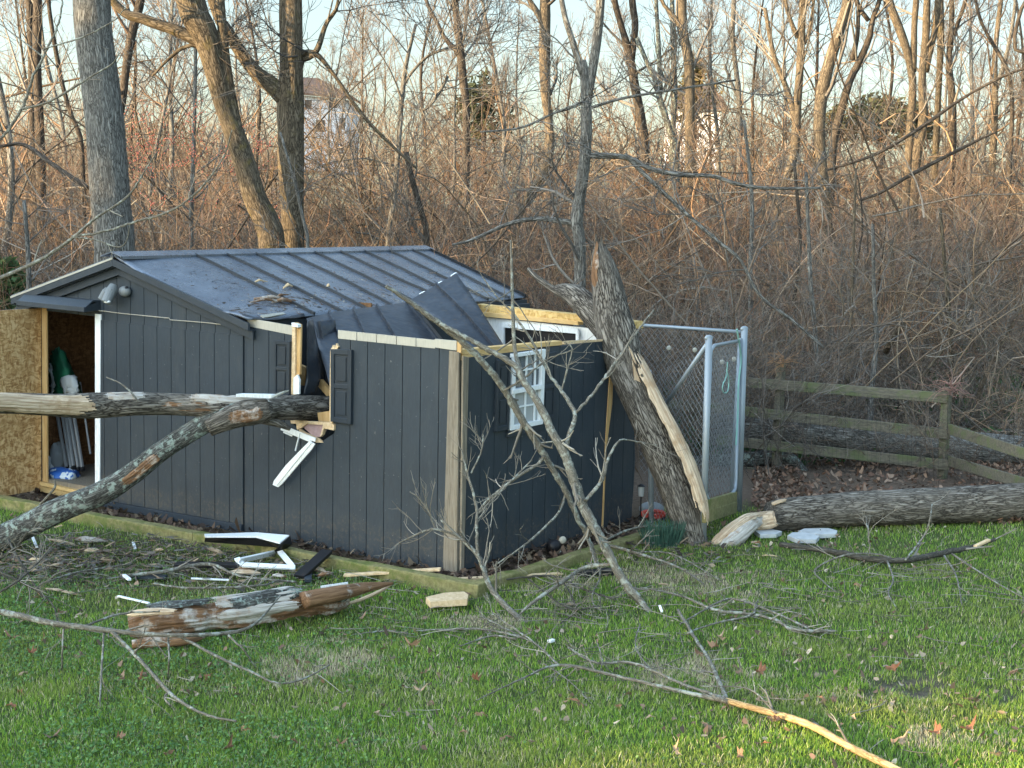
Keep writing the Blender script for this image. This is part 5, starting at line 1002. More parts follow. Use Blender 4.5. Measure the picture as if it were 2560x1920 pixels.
for i, (a, b, L, w_) in enumerate(((.16, .78, .5, .05), (.19, .75, .4, .04), (.13, .8, .45, .04), (.17, .82, .3, .06), (.26, .62, .18, .05), (.21, .53, .25, .035), (.37, .66, .10, .04))):
    c = roofsurf(a, b)+nrf*.03; th = rng.uniform(-.5, .3); d = V_*math.cos(th)+dn*math.sin(th)*.7
    V, Fc, bp = tubegeo(np.array([c-d*L/2, c-d*L*.1+nrf*.03, c+d*L/2]), np.array([w_*.2, w_*.4, w_*.1]), 7, .35)
    mk('bark_scrap', V, Fc, M['chip' if i > 3 else 'rot'], attrs={'bp': bp}, label=['frayed brown bark scrap on the roof near the gable', 'longer frayed bark scrap beside it on the roof', 'dark torn bark scrap lowest on the roof near the rake', 'thick torn bark scrap at the crumpled edge of the roof', 'short pale wood scrap between two roof seams', 'pale sliver of wood high on the roof', 'small pale wood scrap in the middle of the roof'][i], cat='bark scrap', group='bark scraps on the roof')
# stepping stones, daffodils, garden bits
for pts, lab in (([(1968, 1349), (1990, 1358), (2040, 1359), (2048, 1350), (2020, 1340), (1980, 1341)], 'pale flat stepping stone nearest the camera below the big log'), ([(1995, 1338), (2050, 1346), (2090, 1344), (2093, 1336), (2070, 1330), (2010, 1331)], 'pale flat stepping stone tucked under the big log'), ([(1885, 1336), (1900, 1346), (1940, 1345), (1955, 1338), (1930, 1333)], 'pale flat stepping stone beside the broken log end')):
    deb('stepping_stone', pts, .04, 'stone', lab, 'stepping stone', 'stepping stones below the big log', z=.02)
N = 420; c0 = G(1655, 1366); a = rng.uniform(0, 6.28, N); rr = np.sqrt(rng.random(N)); x = c0[0]+np.cos(a)*rr*.16; y = c0[1]+np.sin(a)*rr*.10; h = rng.uniform(.14, .26, N); p = np.stack([x, y, x*0], -1); b = rng.uniform(0, 6.28, N); wv = np.stack([np.cos(b), np.sin(b), b*0], -1)*.004
t = p+np.stack([(x-c0[0])*.45+rng.normal(0, .02, N), (y-c0[1])*.4+rng.normal(0, .02, N), h], -1); i = np.arange(N)*4
dff = thing('daffodil_clump', tuple(c0), 'blue-green clump of daffodil leaves at the foot of the snapped trunk', 'plant')
mk('leaves', np.stack([p-wv, p+wv, t+wv*.5, t-wv*.5], 1).reshape(-1, 3), np.stack([i, i+1, i+2, i+3], -1), M['grass'], dff, attrs={'col': np.repeat(np.array([(.07, .15, .11)])*rng.uniform(.6, 1.4, (N, 1)), 4, 0)})
mw = thing('garden_cart', tuple(D(1630, 1310, 15.2)), 'black garden machine with red front bumper behind the fence post', 'garden machine')
bs2 = D(1632, 1278, 15.2)
lumpy_ = lambda nme, c, r, mat, amp=.08: (lambda mb: (ell(mb, (0, 0, 0), (RT, np.array([0, 1., 0]), Z_), r, 20, 12), mk(nme, np.vstack(mb.V)*1+np.array(c), mb.F, mat, mw, smooth=True))[1])(MB())
lumpy_('body', bs2+[0, .12, .0], (.13, .16, .07), M['lamp']); 
mb = MB(); th = np.linspace(0, 2*math.pi, 17); mb.tube([bs2+np.array([math.cos(q)*.115, -.05, math.sin(q)*.035-.02]) for q in th], [.018]*17, 8, cap=False); mb.mk('bumper', M['red'], mw, smooth=True)
mb = MB(); mb.tube([bs2+[-.11, -.05, -.03], bs2+[.11, -.05, -.03]], [.02, .02], 8); mb.mk('bumper', M['red'], mw, smooth=True)
for sx in (-.1, .1): mb = MB(); mb.tube([bs2+[sx-.03, .05, -.1], bs2+[sx+.03, .05, -.1]], [.07, .07], 16); mb.mk('wheel', M['black'], mw)
lamp = thing('path_light', tuple(D(1603, 1300, 15.0)), 'small solar path light on a stake just behind the side wall', 'path light'); q = D(1603, 1228, 15.0)
mb = MB(); mb.tube([q+Z_*.05, q, q-Z_*.05], [.03, .03, .025], 8); mb.mk('lantern', M['frost'], lamp); mb = MB(); mb.tube([q+Z_*.075, q+Z_*.05], [.008, .045], 12); mb.mk('cap', M['black'], lamp); mb = MB(); mb.tube([q-Z_*.05, q-Z_*.28], [.008, .006], 6); mb.mk('stake', M['black'], lamp)
bt = thing('fallen_lantern', tuple(G(1385, 1380, .02)), 'black garden lantern lying on its side against the side wall', 'lantern'); q0, q1 = G(1372, 1372, .06), G(1398, 1358, .10)
mb = MB(); mb.tube([q0, q0*.8+q1*.2, q0*.3+q1*.7, q1], [.05, .065, .06, .03], 14); mb.mk('body', M['black'], bt, smooth=True); mb = MB(); ell(mb, q1+[.03, 0, .03], (RT, V_, Z_), (.03, .03, .035)); mb.mk('globe', M['cream'], bt, smooth=True); mb = MB(); ell(mb, G(1399, 1381, .03), (RT, V_, Z_), (.018, .018, .018)); mb.mk('cap', M['cream'], bt, smooth=True)
# ================================================================== CHAIN-LINK KENNEL
kn = thing('chain_link_pen', tuple(G(1845, 1275)), 'galvanised chain-link pen with gate, pushed askew behind the shed', 'fence')
def pipe(name, pts, r, par=kn, mat='galv', sides=14): mb = MB(); mb.tube(pts, [r]*len(pts), sides); return mb.mk(name, M[mat], par, smooth=True)
tb, tt = G(1846, 1277), D(1861, 822, G(1846, 1277)[1]); gb, gt = G(1757, 1362), D(1772, 845, G(1757, 1362)[1])
p_ = pipe('post', [tb, tt], .034); pt_ = MB(); ell(pt_, tt, (RT, V_, Z_), (.038, .038, .03)); pt_.mk('post_cap', M['galv'], p_, smooth=True)
p_ = pipe('post', [gb, gt], .032); pt_ = MB(); ell(pt_, gt, (RT, V_, Z_), (.036, .036, .03)); pt_.mk('post_cap', M['galv'], p_, smooth=True)
pipe('post', [tb+[-.085, -.02, 0], D(1850, 845, tb[1]-.02)], .022)
rl0, rl1 = D(1588, 812, 16.3), D(1858, 830, tb[1]+.02); pipe('top_rail', [rl0, rl1], .019)
pipe('brace', [D(1766, 862, gb[1]), D(1648, 1034, 14.9)], .02)
sb = D(1628, 1330, 14.9); st_ = D(1622, 925, 14.9); pipe('bent_post', [sb, D(1627, 1150, 14.9), D(1628, 1010, 14.9), D(1621, 985, 14.9), st_], .026)
gp = [(1778, 880), (1781, 868), (1792, 862), (1846, 852)]
def GY(px, py): f = (px-1765)/(1850-1765); return D(px, py, gb[1]+(tb[1]-gb[1])*f)
gate = thing('gate', (0, 0, 0), None, None); gate.parent = kn; gate.location = tuple(GY(1778, 1250)-wloc(kn))
pipe('gate_frame', [GY(1776, 900), GY(1778, 875), GY(1786, 864), GY(1848, 852)], .018, gate); pipe('gate_frame', [GY(1776, 900), GY(1763, 1240)], .018, gate); pipe('gate_frame', [GY(1765, 1235), GY(1772, 1253), GY(1830, 1236), GY(1838, 1222), GY(1840, 1200), GY(1848, 860)], .018, gate)
def chain(poly, nm, par, step=.062, r=.0017, warp=.02):       # poly: 4 points bl, br, tr, tl ; two families of wires
    bl, br, tr, tl = [np.array(q) for q in poly]; W = np.linalg.norm(br-bl); H = np.linalg.norm(tl-bl); Ps = []
    f = lambda u, v: (bl*(1-u)+br*u)*(1-v)+(tl*(1-u)+tr*u)*v
    nrm = np.cross(br-bl, tl-bl); nrm /= np.linalg.norm(nrm); K = 10
    for sgn in (1, -1):
        k = -H*.8
        while k < W+H*.8:
            x0, x1 = (k, k+H*.8) if sgn > 0 else (k+H*.8, k) ; v = np.linspace(0, 1, K); x = x0+(x1-x0)*v
            ok = (x >= -.001) & (x <= W+.001)
            lo = np.clip((0-x0)/(x1-x0), 0, 1); hi = np.clip((W-x0)/(x1-x0), 0, 1); a, b = sorted((lo, hi)); k += step
            if b-a < .02: continue
            v = np.linspace(a, b, K); x = x0+(x1-x0)*v; P = np.array([f(min(max(xx/W, 0), 1), vv) for xx, vv in zip(x, v)])
            wz = warp*(fbm(P*2.2, 2)-.45)*4; P = P+nrm*(wz[:, None]+sgn*.0015)+np.array([0, 0, 1.])*(fbm(P*3+9, 2)[:, None]-.45)*warp*1.5; Ps.append(P)
    Ps = np.array(Ps); V, Fc = tubes(Ps, np.full(Ps.shape[:2], r), 4); return mk(nm, V, Fc, M['wire'], par)
chain([GY(1768, 1245), GY(1836, 1225), GY(1846, 858), GY(1782, 872)], 'chain_mesh', gate, step=.085, warp=.006)
chain([D(1600, 1180, 16.3), tb+[0, .02, .06], rl1-Z_*.01, rl0-Z_*.01], 'chain_mesh', kn)
chain([D(1632, 1325, 14.9), gb+Z_*.1, D(1769, 880, gb[1]), D(1640, 925, 14.9)], 'chain_mesh', kn, warp=.04)
for a, b in ((1672, 870), (1737, 875), (1590, 875), (1652, 1000), (1835, 898), (1805, 905)): mb = MB(); ell(mb, D(a, b, 15.6), (RT, V_, Z_), (.022, .02, .026)); mb.mks('insulator', M['cream'], kn, smooth=True)
mb = MB()
for k, (a, b) in enumerate((((1760, 1266), (1838, 1243)), ((1760, 1292), (1838, 1268)))): mb = MB(); p0, p1 = GY(*a), GY(*b); mb.board(p0, p1, .115, .04, Z_); mb.mk('kick_board', M['treated'], kn, bevel=.004)
rp = thing('rope', tuple(GY(1842, 1100)), 'light green rope tied along the right post of the pen', 'rope')
P = cr([GY(1840, 822)-[0, .06, 0], GY(1846, 858)-[0, .07, 0], GY(1850, 900)-[0, .06, 0], GY(1844, 960)-[0, .06, 0], GY(1842, 1040)-[0, .06, 0], GY(1838, 1110)-[0, .06, 0]], 8); mb = MB(); mb.tube(P, [.009]*len(P), 6); mb.mk('strand', M['rope'], rp)
P = cr([GY(1818, 905), GY(1816, 940), GY(1806, 965), GY(1810, 982), GY(1820, 975), GY(1821, 945), GY(1817, 930)], 6); mb = MB(); mb.tube(P, [.008]*len(P), 6); mb.mk('loop', M['rope'], rp)
# ================================================================== RAIL FENCE
rf = thing('rail_fence', tuple(D(2150, 1180, 18)), 'mossy post-and-rail fence backed with black wire mesh', 'fence')
FY = lambda x: 18.6-(x-1850)/520*.55 if x < 2370 else 18.05-(x-2370)/190*1.6
fp = lambda x, y: D(x, y, FY(x))
for a, b, r in (((1955, 908), (1942, 1192), .06), ((2372, 970), (2358, 1225), .065), ((2740, 1010), (2740, 1290), .065)): mb = MB(); mb.tube([fp(*a)+[0, .07, 0], fp(*b)+[0, .07, -.1]], [r, r], 4, .1); o = mb.mk('post', M['rail'], rf)
for a, b in (((1790, 950), (2368, 995)), ((1790, 1020), (2372, 1086)), ((2372, 1072), (2760, 1200)), ((1790, 1098), (2372, 1163)), ((2372, 1152), (2760, 1268)), ((1860, 1180), (2030, 1196)), ((1560, 1000), (1860, 1028))):
    mb = MB(); P = [fp(*a)+(fp(*b)-fp(*a))*t for t in (0, 1)]; mb.board(P[0]-Z_*.0, P[1], .125, .03, Z_); mb.mk('rail', M['rail'], rf, bevel=.006)
def wiregrid(a0, a1, b0, b1, nv, nh):
    Ps = []
    for i in range(nv): t = i/(nv-1); p, q = a0+(a1-a0)*t, b0+(b1-b0)*t; Ps.append(np.array([p, p*.5+q*.5, q]))
    for i in range(nh): t = i/(nh-1); p, q = a0+(b0-a0)*t, a1+(b1-a1)*t; Ps.append(np.array([p, p*.5+q*.5, q]))
    Ps = np.array(Ps); V, Fc = tubes(Ps, np.full(Ps.shape[:2], .0014), 3); return mk('wire_mesh', V, Fc, M['blackwire'], rf)
o_ = np.array([0, -.06, 0]); wiregrid(fp(1790, 1215)+o_, fp(2365, 1260)+o_, fp(1790, 950)+o_, fp(2365, 1000)+o_, 54, 12); wiregrid(fp(2372, 1260)+o_, fp(2760, 1380)+o_, fp(2372, 1005)+o_, fp(2760, 1090)+o_, 34, 12)
# ================================================================== WOODS
def tree(name, trunks, Yd, label, mat='bark_brown', cat='bare tree', group=None, nl=10, ll=2.6, ntw=7, tl=1.0, up=.35, pal=GREY, fine=4, sides=10, disp=.1, ext=4.5, tz=.30, fz=.45, jit=.0, third=True):
    Ps = []
    for k, t in enumerate(trunks):
        P = np.array([[*D(a, b, Yd+(q[0] if q else 0)), 0] for a, b, r, *q in t]); P[:, 3] = [PXR(P[i], t[i][2]) for i in range(len(t))]
        if P[0, 2] > P[-1, 2]: P = P[::-1]
        if k == 0:                                            # foot on the ground
            g = float(terr(P[0, 0], P[0, 1]))-.1
            if P[0, 2] > g+.05: P = np.vstack([[P[0, 0]+(P[0, 0]-P[1, 0])*.1, P[0, 1], g, P[0, 3]*1.12], P])
        top = P[-1]
        if trunks[k][0][1] <= 5 and ext:                      # carries on above the picture
            d = P[-1, :3]-P[-2, :3]; d /= np.linalg.norm(d); d = d*.7+np.array([0, 0, .5]); d /= np.linalg.norm(d)
            P = np.vstack([P, [*(P[-1, :3]+d*ext*.5), P[-1, 3]*.7], [*(P[-1, :3]+d*ext+[.3, 0, 0]), P[-1, 3]*.3]])
        Ps.append(cr(P, 5))
    root = thing(name, tuple(Ps[0][0, :3]), label, cat, group)
    for k, P in enumerate(Ps):
        L = np.linalg.norm(np.diff(P[:, :3], axis=0), axis=1).sum(); Q = resamp(P, max(10, int(L/(.09 if sides > 12 else .22))))
        if k == 0: Q[:3, 3] *= np.array([1.25, 1.1, 1.03])
        V, Fc, bp = tubegeo(Q[:, :3], Q[:, 3], sides, disp, True, 12, .12); mk('trunk' if k == 0 else 'limb', V, Fc, M[mat], root, smooth=True, attrs={'bp': bp})
    if nl:
        A = np.array([resamp(P, 14) for P in Ps]); lv = []
        Q1, R1 = spawn(A[:, :, :3], A[:, :, 3], nl, ll, (.6, 1.2), tz, up, 7, .42, .14, .010, .25); lv.append((Q1, R1, pal))
        Q2, R2 = spawn(Q1, R1, ntw, tl, (.4, 1.0), fz*.6, up, 6, .55, .16, .006, .4); lv.append((Q2, R2, pal))
        if third: Q3, R3 = spawn(Q2, R2, fine, tl*.55, (.35, .9), .15, up*.6, 4, .6, .16, .0045, .6); lv.append((Q3, R3, pal))
        twigmesh('crown', lv, M['brush'], root)
    return root
WARM = [(.22, .15, .10), (.17, .12, .09), (.13, .10, .08)]
tree('big_tree', [[(228, -10, 47), (236, 100, 48), (250, 200, 49), (262, 300, 49), (268, 386, 49), (276, 500, 50), (286, 640, 52)]], 20.6, 'big straight grey-barked tree rising behind the left end of the shed roof', 'bark_grey', nl=3, ll=1.5, sides=48, disp=.09, ext=3, tz=.6)
tree('oak_tree', [[(726, -5, 29), (728, 154, 30), (726, 250, 34), (727, 386, 34), (730, 520, 29), (732, 640, 30)], [(530, -5, 13), (570, 80, 15), (632, 172, 18), (690, 222, 24), (726, 262, 24)],
    [(756, 150, 7), (790, 130, 8), (815, 60, 6), (840, 25, 5), (846, -10, 3)], [(740, 140, 9), (785, 132, 8), (830, 180, 5), (900, 280, 5), (965, 350, 4), (1040, 420, 3)]], 23.0, 'dark oak with one thick limb forking off left, behind the shed ridge', 'bark_moss', nl=5, ll=2.2, sides=36, disp=.11, pal=DARK+GREY, tz=.55)
tree('oak_tree', [[(474, -5, 36), (505, 70, 34), (528, 130, 31), (560, 260, 25), (605, 386, 27), (640, 500, 30), (668, 560, 32), (680, 640, 34)], [(275, -5, 11), (360, 48, 13), (440, 76, 15), (520, 118, 18), (545, 160, 16)],
    [(550, -5, 12), (556, 70, 13), (562, 150, 14), (580, 260, 14), (610, 400, 16)], [(545, 110, 5), (470, 115, 5), (430, 140, 4), (380, 190, 3)]], 22.4, 'leaning twin-stemmed oak with a mossy bark, its low limb reaching left', 'bark_moss', nl=5, ll=2.0, sides=36, disp=.11, pal=DARK+GREY, tz=.5)
tree('dead_snag', [[(1457, 150, 8), (1462, 190, 12), (1466, 300, 14), (1462, 400, 15), (1448, 500, 16), (1442, 560, 16), (1450, 660, 15)], [(1502, -5, 11), (1492, 100, 12), (1477, 200, 12), (1470, 240, 12)], [(1403, -5, 7), (1430, 100, 8), (1458, 190, 9)],
    [(1470, 389, 8), (1560, 392, 7), (1592, 404, 6), (1620, 420, 6), (1700, 437, 6), (1780, 440, 5), (1850, 462, 5), (1935, 471, 4), (2050, 470, 3)], [(1562, 385, 5), (1600, 425, 6), (1700, 520, 5), (1790, 600, 5), (1850, 650, 4), (1900, 740, 4), (1980, 800, 4), (2060, 870, 3)],
    [(1445, 560, 8), (1400, 552, 7), (1340, 547, 6), (1270, 560, 5), (1180, 600, 4), (1130, 612, 3)], [(1475, 270, 4), (1560, 245, 3.5), (1700, 222, 3), (1840, 200, 2.5)], [(1455, 255, 3), (1380, 285, 3), (1300, 320, 3), (1200, 330, 2)]], 18.2, 'pale broken-topped snag right behind the crushed end of the shed', 'bark_grey', 'dead tree', nl=5, ll=1.2, ntw=5, tl=.6, sides=22, ext=3, tz=.35, up=.1)
tree('bare_tree', [[(1137, -5, 9), (1148, 100, 10), (1158, 200, 11), (1166, 310, 10)], [(1062, -10, 5), (1090, 50, 5), (1115, 100, 6), (1145, 130, 8), (1156, 165, 8)], [(1170, -5, 4), (1164, 60, 4), (1158, 100, 5)]], 42, 'bare tree with a thin limb forking left, against the sky left of centre', 'bark_brown')
tree('bare_tree', [[(1363, -5, 14), (1362, 150, 15), (1365, 250, 13), (1372, 330, 11)], [(1322, -5, 7), (1340, 25, 8), (1358, 60, 9)]], 44, 'stout red-brown trunk against the sky just left of the snag', 'bark_tan')
tree('crooked_tree', [[(1372, 300, 9), (1378, 360, 10), (1360, 430, 9), (1325, 480, 9), (1300, 540, 8), (1285, 620, 8)]], 34, 'crooked sunlit stem bending left in the brush below the stout trunk', 'bark_tan', nl=8, ll=1.4, ext=0)
tree('bare_tree', [[(1535, -5, 8), (1552, 60, 8), (1572, 130, 11), (1590, 230, 12), (1605, 310, 12), (1612, 390, 13)], [(1580, -5, 9), (1588, 60, 9), (1582, 120, 9), (1580, 150, 8)]], 46, 'dark forked tree just right of the snag', 'bark_brown')
tree('bare_tree', [[(1592, 95, 6), (1615, 150, 6), (1640, 205, 7), (1650, 250, 8), (1672, 320, 9), (1690, 400, 10)], [(1640, -5, 5), (1647, 120, 6), (1652, 230, 6)]], 45, 'lichen-spotted slanting tree between the forked tree and the sunlit trunk', 'bark_lich')
tree('bare_tree', [[(1680, -5, 6), (1683, 120, 7), (1686, 230, 8), (1682, 330, 8)]], 47, 'slim spotted trunk touching the sunlit trunk on its left side', 'bark_lich')
tree('bare_tree', [[(1705, -5, 11), (1710, 90, 12), (1722, 160, 13), (1724, 300, 13), (1725, 420, 14)], [(1650, -10, 5), (1672, 25, 5), (1695, 55, 7), (1712, 80, 7)]], 44, 'tall straight trunk with golden light on its lower left side', 'bark_tan')
tree('bare_tree', [[(1835, -5, 6), (1832, 100, 6), (1845, 220, 7), (1850, 340, 7)], [(1810, 160, 3), (1830, 210, 4), (1845, 245, 4)]], 50, 'lone slim tree in the gap of sky right of the golden trunk', 'bark_grey', fine=5)
tree('bare_tree', [[(2008, -5, 9), (2003, 100, 10), (1998, 200, 10), (1992, 280, 11), (1988, 360, 12), (1982, 400, 11), (1960, 460, 9), (1942, 540, 9), (1936, 660, 8)], [(1912, 20, 5), (1935, 140, 6), (1962, 210, 7), (1982, 270, 8), (1990, 330, 9)], [(1962, -5, 5), (1980, 60, 6), (1995, 95, 7)], [(2035, -5, 4), (2025, 70, 4), (2010, 110, 5)]], 36, 'sunlit many-forked tree whose foot bends left in the brush', 'bark_tan')
tree('bare_tree', [[(2120, -5, 13), (2100, 70, 14), (2075, 150, 15), (2055, 230, 16), (2048, 320, 15), (2055, 420, 13), (2068, 520, 13), (2062, 660, 12)]], 34, 'leaning thick tan trunk with flaking bark right of the many-forked tree', 'bark_tan')
tree('bare_tree', [[(2200, -5, 6), (2180, 50, 7), (2175, 90, 8), (2150, 150, 9), (2125, 200, 10), (2105, 270, 11), (2086, 340, 11), (2080, 420, 10)], [(2140, -5, 6), (2155, 30, 6), (2172, 52, 6)], [(2146, 20, 5), (2143, 90, 6), (2130, 150, 8)]], 36, 'dark tree splitting into two curved limbs, right of the flaking trunk', 'bark_brown')
tree('bare_tree', [[(2222, -5, 10), (2240, 50, 11), (2262, 110, 11), (2275, 160, 10), (2282, 220, 10), (2275, 330, 10), (2268, 440, 10)], [(2291, -5, 8), (2286, 60, 8), (2284, 140, 9), (2282, 180, 9)]], 40, 'V-shaped tree whose two pale limbs meet low in the sky gap', 'bark_tan')
tree('bare_tree', [[(2318, -5, 9), (2314, 100, 10), (2305, 200, 10), (2308, 300, 12), (2290, 400, 13), (2285, 480, 13)], [(2345, -5, 8), (2340, 60, 8), (2325, 130, 8), (2315, 180, 8)]], 41, 'smooth pale trunk close beside the V-shaped tree', 'bark_tan')
tree('bare_tree', [[(2350, -5, 9), (2352, 100, 9), (2345, 250, 8), (2338, 400, 9)]], 43, 'thin straight tree between the smooth pale trunk and the knotted one', 'bark_moss')
tree('bare_tree', [[(2380, -5, 6), (2378, 80, 7), (2372, 160, 8), (2380, 240, 10), (2378, 380, 12)], [(2415, -5, 5), (2400, 40, 5), (2385, 90, 5)]], 42, 'knotted tree with a thick foot in the right part of the woods', 'bark_brown')
tree('bare_tree', [[(2503, -5, 6), (2495, 60, 6), (2487, 150, 7), (2486, 300, 9)]], 45, 'reddish tree with a lit lower trunk near the right edge', 'bark_tan', pal=WARM)
tree('bare_tree', [[(2438, -5, 4), (2460, 70, 4), (2495, 130, 5), (2520, 180, 5), (2530, 250, 5), (2528, 340, 6)]], 38, 'thin arching dark stem crossing the reddish tree', 'bark_brown')
tree('bare_tree', [[(2600, 180, 8), (2552, 140, 6), (2535, 110, 5), (2545, 50, 5), (2562, 0, 5), (2570, -8, 5)][::-1]], 26, 'dark curved limb coming in at the upper right edge', 'bark_brown', nl=5, ll=1.2, ext=0)
tree('bare_tree', [[(73, -5, 9), (78, 150, 9), (80, 250, 9), (86, 420, 10)]], 38, 'slim dark trunk nearest the left edge', 'bark_brown')
tree('bare_tree', [[(94, -5, 11), (92, 150, 11), (96, 250, 11), (102, 420, 12)]], 36, 'stouter dark trunk just right of the leftmost one', 'bark_brown')
tree('bare_tree', [[(120, -5, 5), (140, 130, 6), (158, 220, 6), (182, 300, 6), (205, 380, 6)]], 34, 'slanting thin tree between the left trunks and the big grey tree', 'bark_brown')
tree('bare_tree', [[(352, -5, 11), (335, 60, 12), (318, 150, 11), (308, 240, 10), (300, 330, 10)]], 34, 'dark curving tree right of the big grey tree', 'bark_brown', pal=WARM)
tree('sapling', [[(490, 30, 4), (486, 300, 5), (480, 480, 6), (478, 560, 6)]], 27, 'straight thin stem left of the leaning oak', 'bark_grey', 'sapling')
tree('sapling', [[(1040, 60, 4), (1022, 130, 5), (1012, 180, 6), (1003, 260, 7), (995, 380, 7), (985, 500, 7), (968, 620, 6)], [(1120, 120, 3), (1070, 140, 4), (1030, 180, 4), (1010, 210, 5)], [(1120, 190, 4), (1095, 235, 5), (1060, 275, 4), (1015, 250, 4)]], 26, 'crooked grey sapling standing in the brush behind the roof ridge', 'bark_grey', 'sapling')
tree('sapling', [[(1015, 380, 7), (1030, 450, 8), (1050, 520, 8), (1068, 620, 8)]], 24, 'dark leaning stem in the brush just behind the ridge end', 'bark_brown', 'sapling', nl=7, ll=1.2)
for rows, yd, lab, mt in (([(2015, 430, 4), (2022, 600, 5), (2027, 720, 6), (2040, 865, 6), (2041, 1060, 7)], 20.5, 'pale sapling directly behind the first fence post', 'bark_grey'), ([(2140, 420, 3), (2130, 720, 4), (2125, 860, 4.5), (2113, 1060, 5)], 20.8, 'thin pale sapling behind the middle of the fence', 'bark_tan'),
    ([(2182, 560, 4), (2185, 730, 5), (2192, 850, 6), (2180, 960, 7), (2174, 1060, 8)], 20.2, 'sturdier sapling just right of the middle of the fence', 'bark_grey'), ([(2470, 690, 2.5), (2430, 760, 3), (2390, 830, 3.5), (2330, 910, 4), (2285, 980, 4)], 20.6, 'slender stem slanting up right above the fence', 'bark_tan'),
    ([(2575, 740, 4), (2535, 800, 5), (2500, 870, 5), (2462, 940, 6), (2448, 985, 6)], 21.5, 'forked stem slanting up to the right edge above the fence', 'bark_tan'), ([(2350, 520, 4), (2370, 760, 6), (2378, 900, 7), (2380, 990, 8)], 22, 'mossy sapling behind the corner fence post', 'bark_moss'),
    ([(1860, 300, 4), (1880, 500, 5), (1875, 700, 6), (1880, 900, 6)], 24, 'grey sapling rising behind the gate post of the pen', 'bark_grey'), ([(1985, 400, 4), (2000, 600, 5), (1985, 750, 5), (1980, 900, 6)], 25, 'thin brown sapling between the pen and the first fence post', 'bark_brown'),
    ([(2225, 600, 6), (2235, 700, 8), (2240, 780, 9), (2245, 900, 9)], 27, 'stubby mossy trunk in the brush above the middle of the fence', 'bark_moss'), ([(700, 330, 3), (735, 450, 4), (760, 560, 4), (770, 640, 5)], 21, 'thin grey stem crossing in front of the dark oak', 'bark_grey'),
    ([(60, 500, 5), (68, 600, 6), (72, 690, 7)], 19.5, 'short broken stub beyond the left end of the shed roof', 'bark_grey')):
    tree('sapling', [rows], yd, lab, mt, 'sapling', nl=7, ll=.9, ntw=4, tl=.5, ext=0, tz=.2, sides=8, up=.1)
mb = MB(); P = np.array([D(2212, 882, 21.5), D(2235, 840, 21.4), D(2260, 800, 21.3)]); mb.tube(P, [.045, .045, .05], 10, .15); P2_ = P[-1]; mb.mk('broken_trunk', M['bark_tan'], smooth=True, label='orange-brown broken stub leaning in the brush above the fence', cat='stump')
log([(1990, 478, 4), (2190, 490, 6), (2290, 430, 8), (2430, 358, 7)] and [(2150, 500, 3, 27), (2200, 482, 4, 27), (2290, 430, 5, 27), (2430, 358, 4, 27), (2490, 330, 2, 27)], 'Y', 'fallen bare trunk hung diagonally in the brush at the right', 'bark_brown', 12, name='hung_log')
log([(2070, 425, 3, 27), (2190, 385, 4, 27), (2300, 320, 5, 27), (2400, 250, 4, 27), (2510, 190, 3.5, 27), (2600, 160, 3, 27)], 'Y', 'long slanting limb caught high among the right-hand trees', 'bark_brown', 12, name='hung_limb')
log([(0, 366, 4, 25), (60, 362, 5, 25), (130, 410, 6, 24.5), (220, 470, 6, 24)], 'Y', 'dark drooping limb left of the big grey tree', 'bark_brown', 10, name='hung_limb')
# thin background trees
K0 = None; srcs = []
bgx = [(-40, 30), (40, 52), (150, 46), (330, 52), (390, 40), (420, 33), (450, 55), (610, 47), (640, 36), (800, 50), (860, 58), (905, 44), (940, 62), (1060, 55), (1110, 48), (1215, 46), (1260, 60), (1300, 52), (1420, 56), (1520, 60), (1560, 62), (1760, 56), (1790, 48), (1880, 52), (1900, 60), (1950, 57), (2030, 50), (2160, 60), (2210, 54), (2330, 58), (2410, 50), (2450, 62), (2470, 47), (2540, 52), (2590, 44)]
for i, (px, yd) in enumerate(bgx):
    if i < 5:
        x0 = D(px, 400, yd)[0]; z0 = float(terr(x0, yd)); h = rng.uniform(8, 11); pts = np.array([[x0, yd, z0-.1, .085], [x0+rng.normal(0, .25), yd, z0+h*.3, .07], [x0+rng.normal(0, .5), yd, z0+h*.6, .05], [x0+rng.normal(0, .5), yd, z0+h, .02]])
        root = thing('slender_tree', (x0, yd, z0), 'slender bare tree in the woods behind', 'bare tree', 'slender bare trees in the woods behind')
        Q = resamp(cr(pts, 5), 22); V, Fc, bp = tubegeo(Q[:, :3], Q[:, 3], 7, .1); tr = mk('trunk', V, Fc, M['bark_brown' if i % 2 else 'bark_grey'], root, smooth=True, attrs={'bp': bp})
        A = resamp(Q, 12)[None]; Q1, R1 = spawn(A[:, :, :3], A[:, :, 3], 26, 2.0, (.5, 1.1), .22, .4, 6, .45, .14, .012, .3); Q2, R2 = spawn(Q1, R1, 6, .9, (.4, .9), .2, .3, 5, .6, .15, .008, .5); Q3, R3 = spawn(Q2, R2, 4, .5, (.4, .9), .2, .2, 4, .6, .15, .006, .6)
        cw = twigmesh('crown', [(Q1, R1, GREY+WARM), (Q2, R2, GREY+WARM), (Q3, R3, GREY+WARM)], M['brush'], root); srcs.append((root, tr, cw))
    else:
        root, tr, cw = srcs[i % 5]; r2_ = root.copy(); col.objects.link(r2_); x0 = D(px, 400, yd)[0]; r2_.location = (x0, yd, float(terr(x0, yd))); r2_.rotation_euler = (0, 0, rng.uniform(0, 6.28)); s_ = rng.uniform(.7, 1.15); r2_.scale = (s_,)*3
        for ch in (tr, cw): c2 = ch.copy(); col.objects.link(c2); c2.parent = r2_
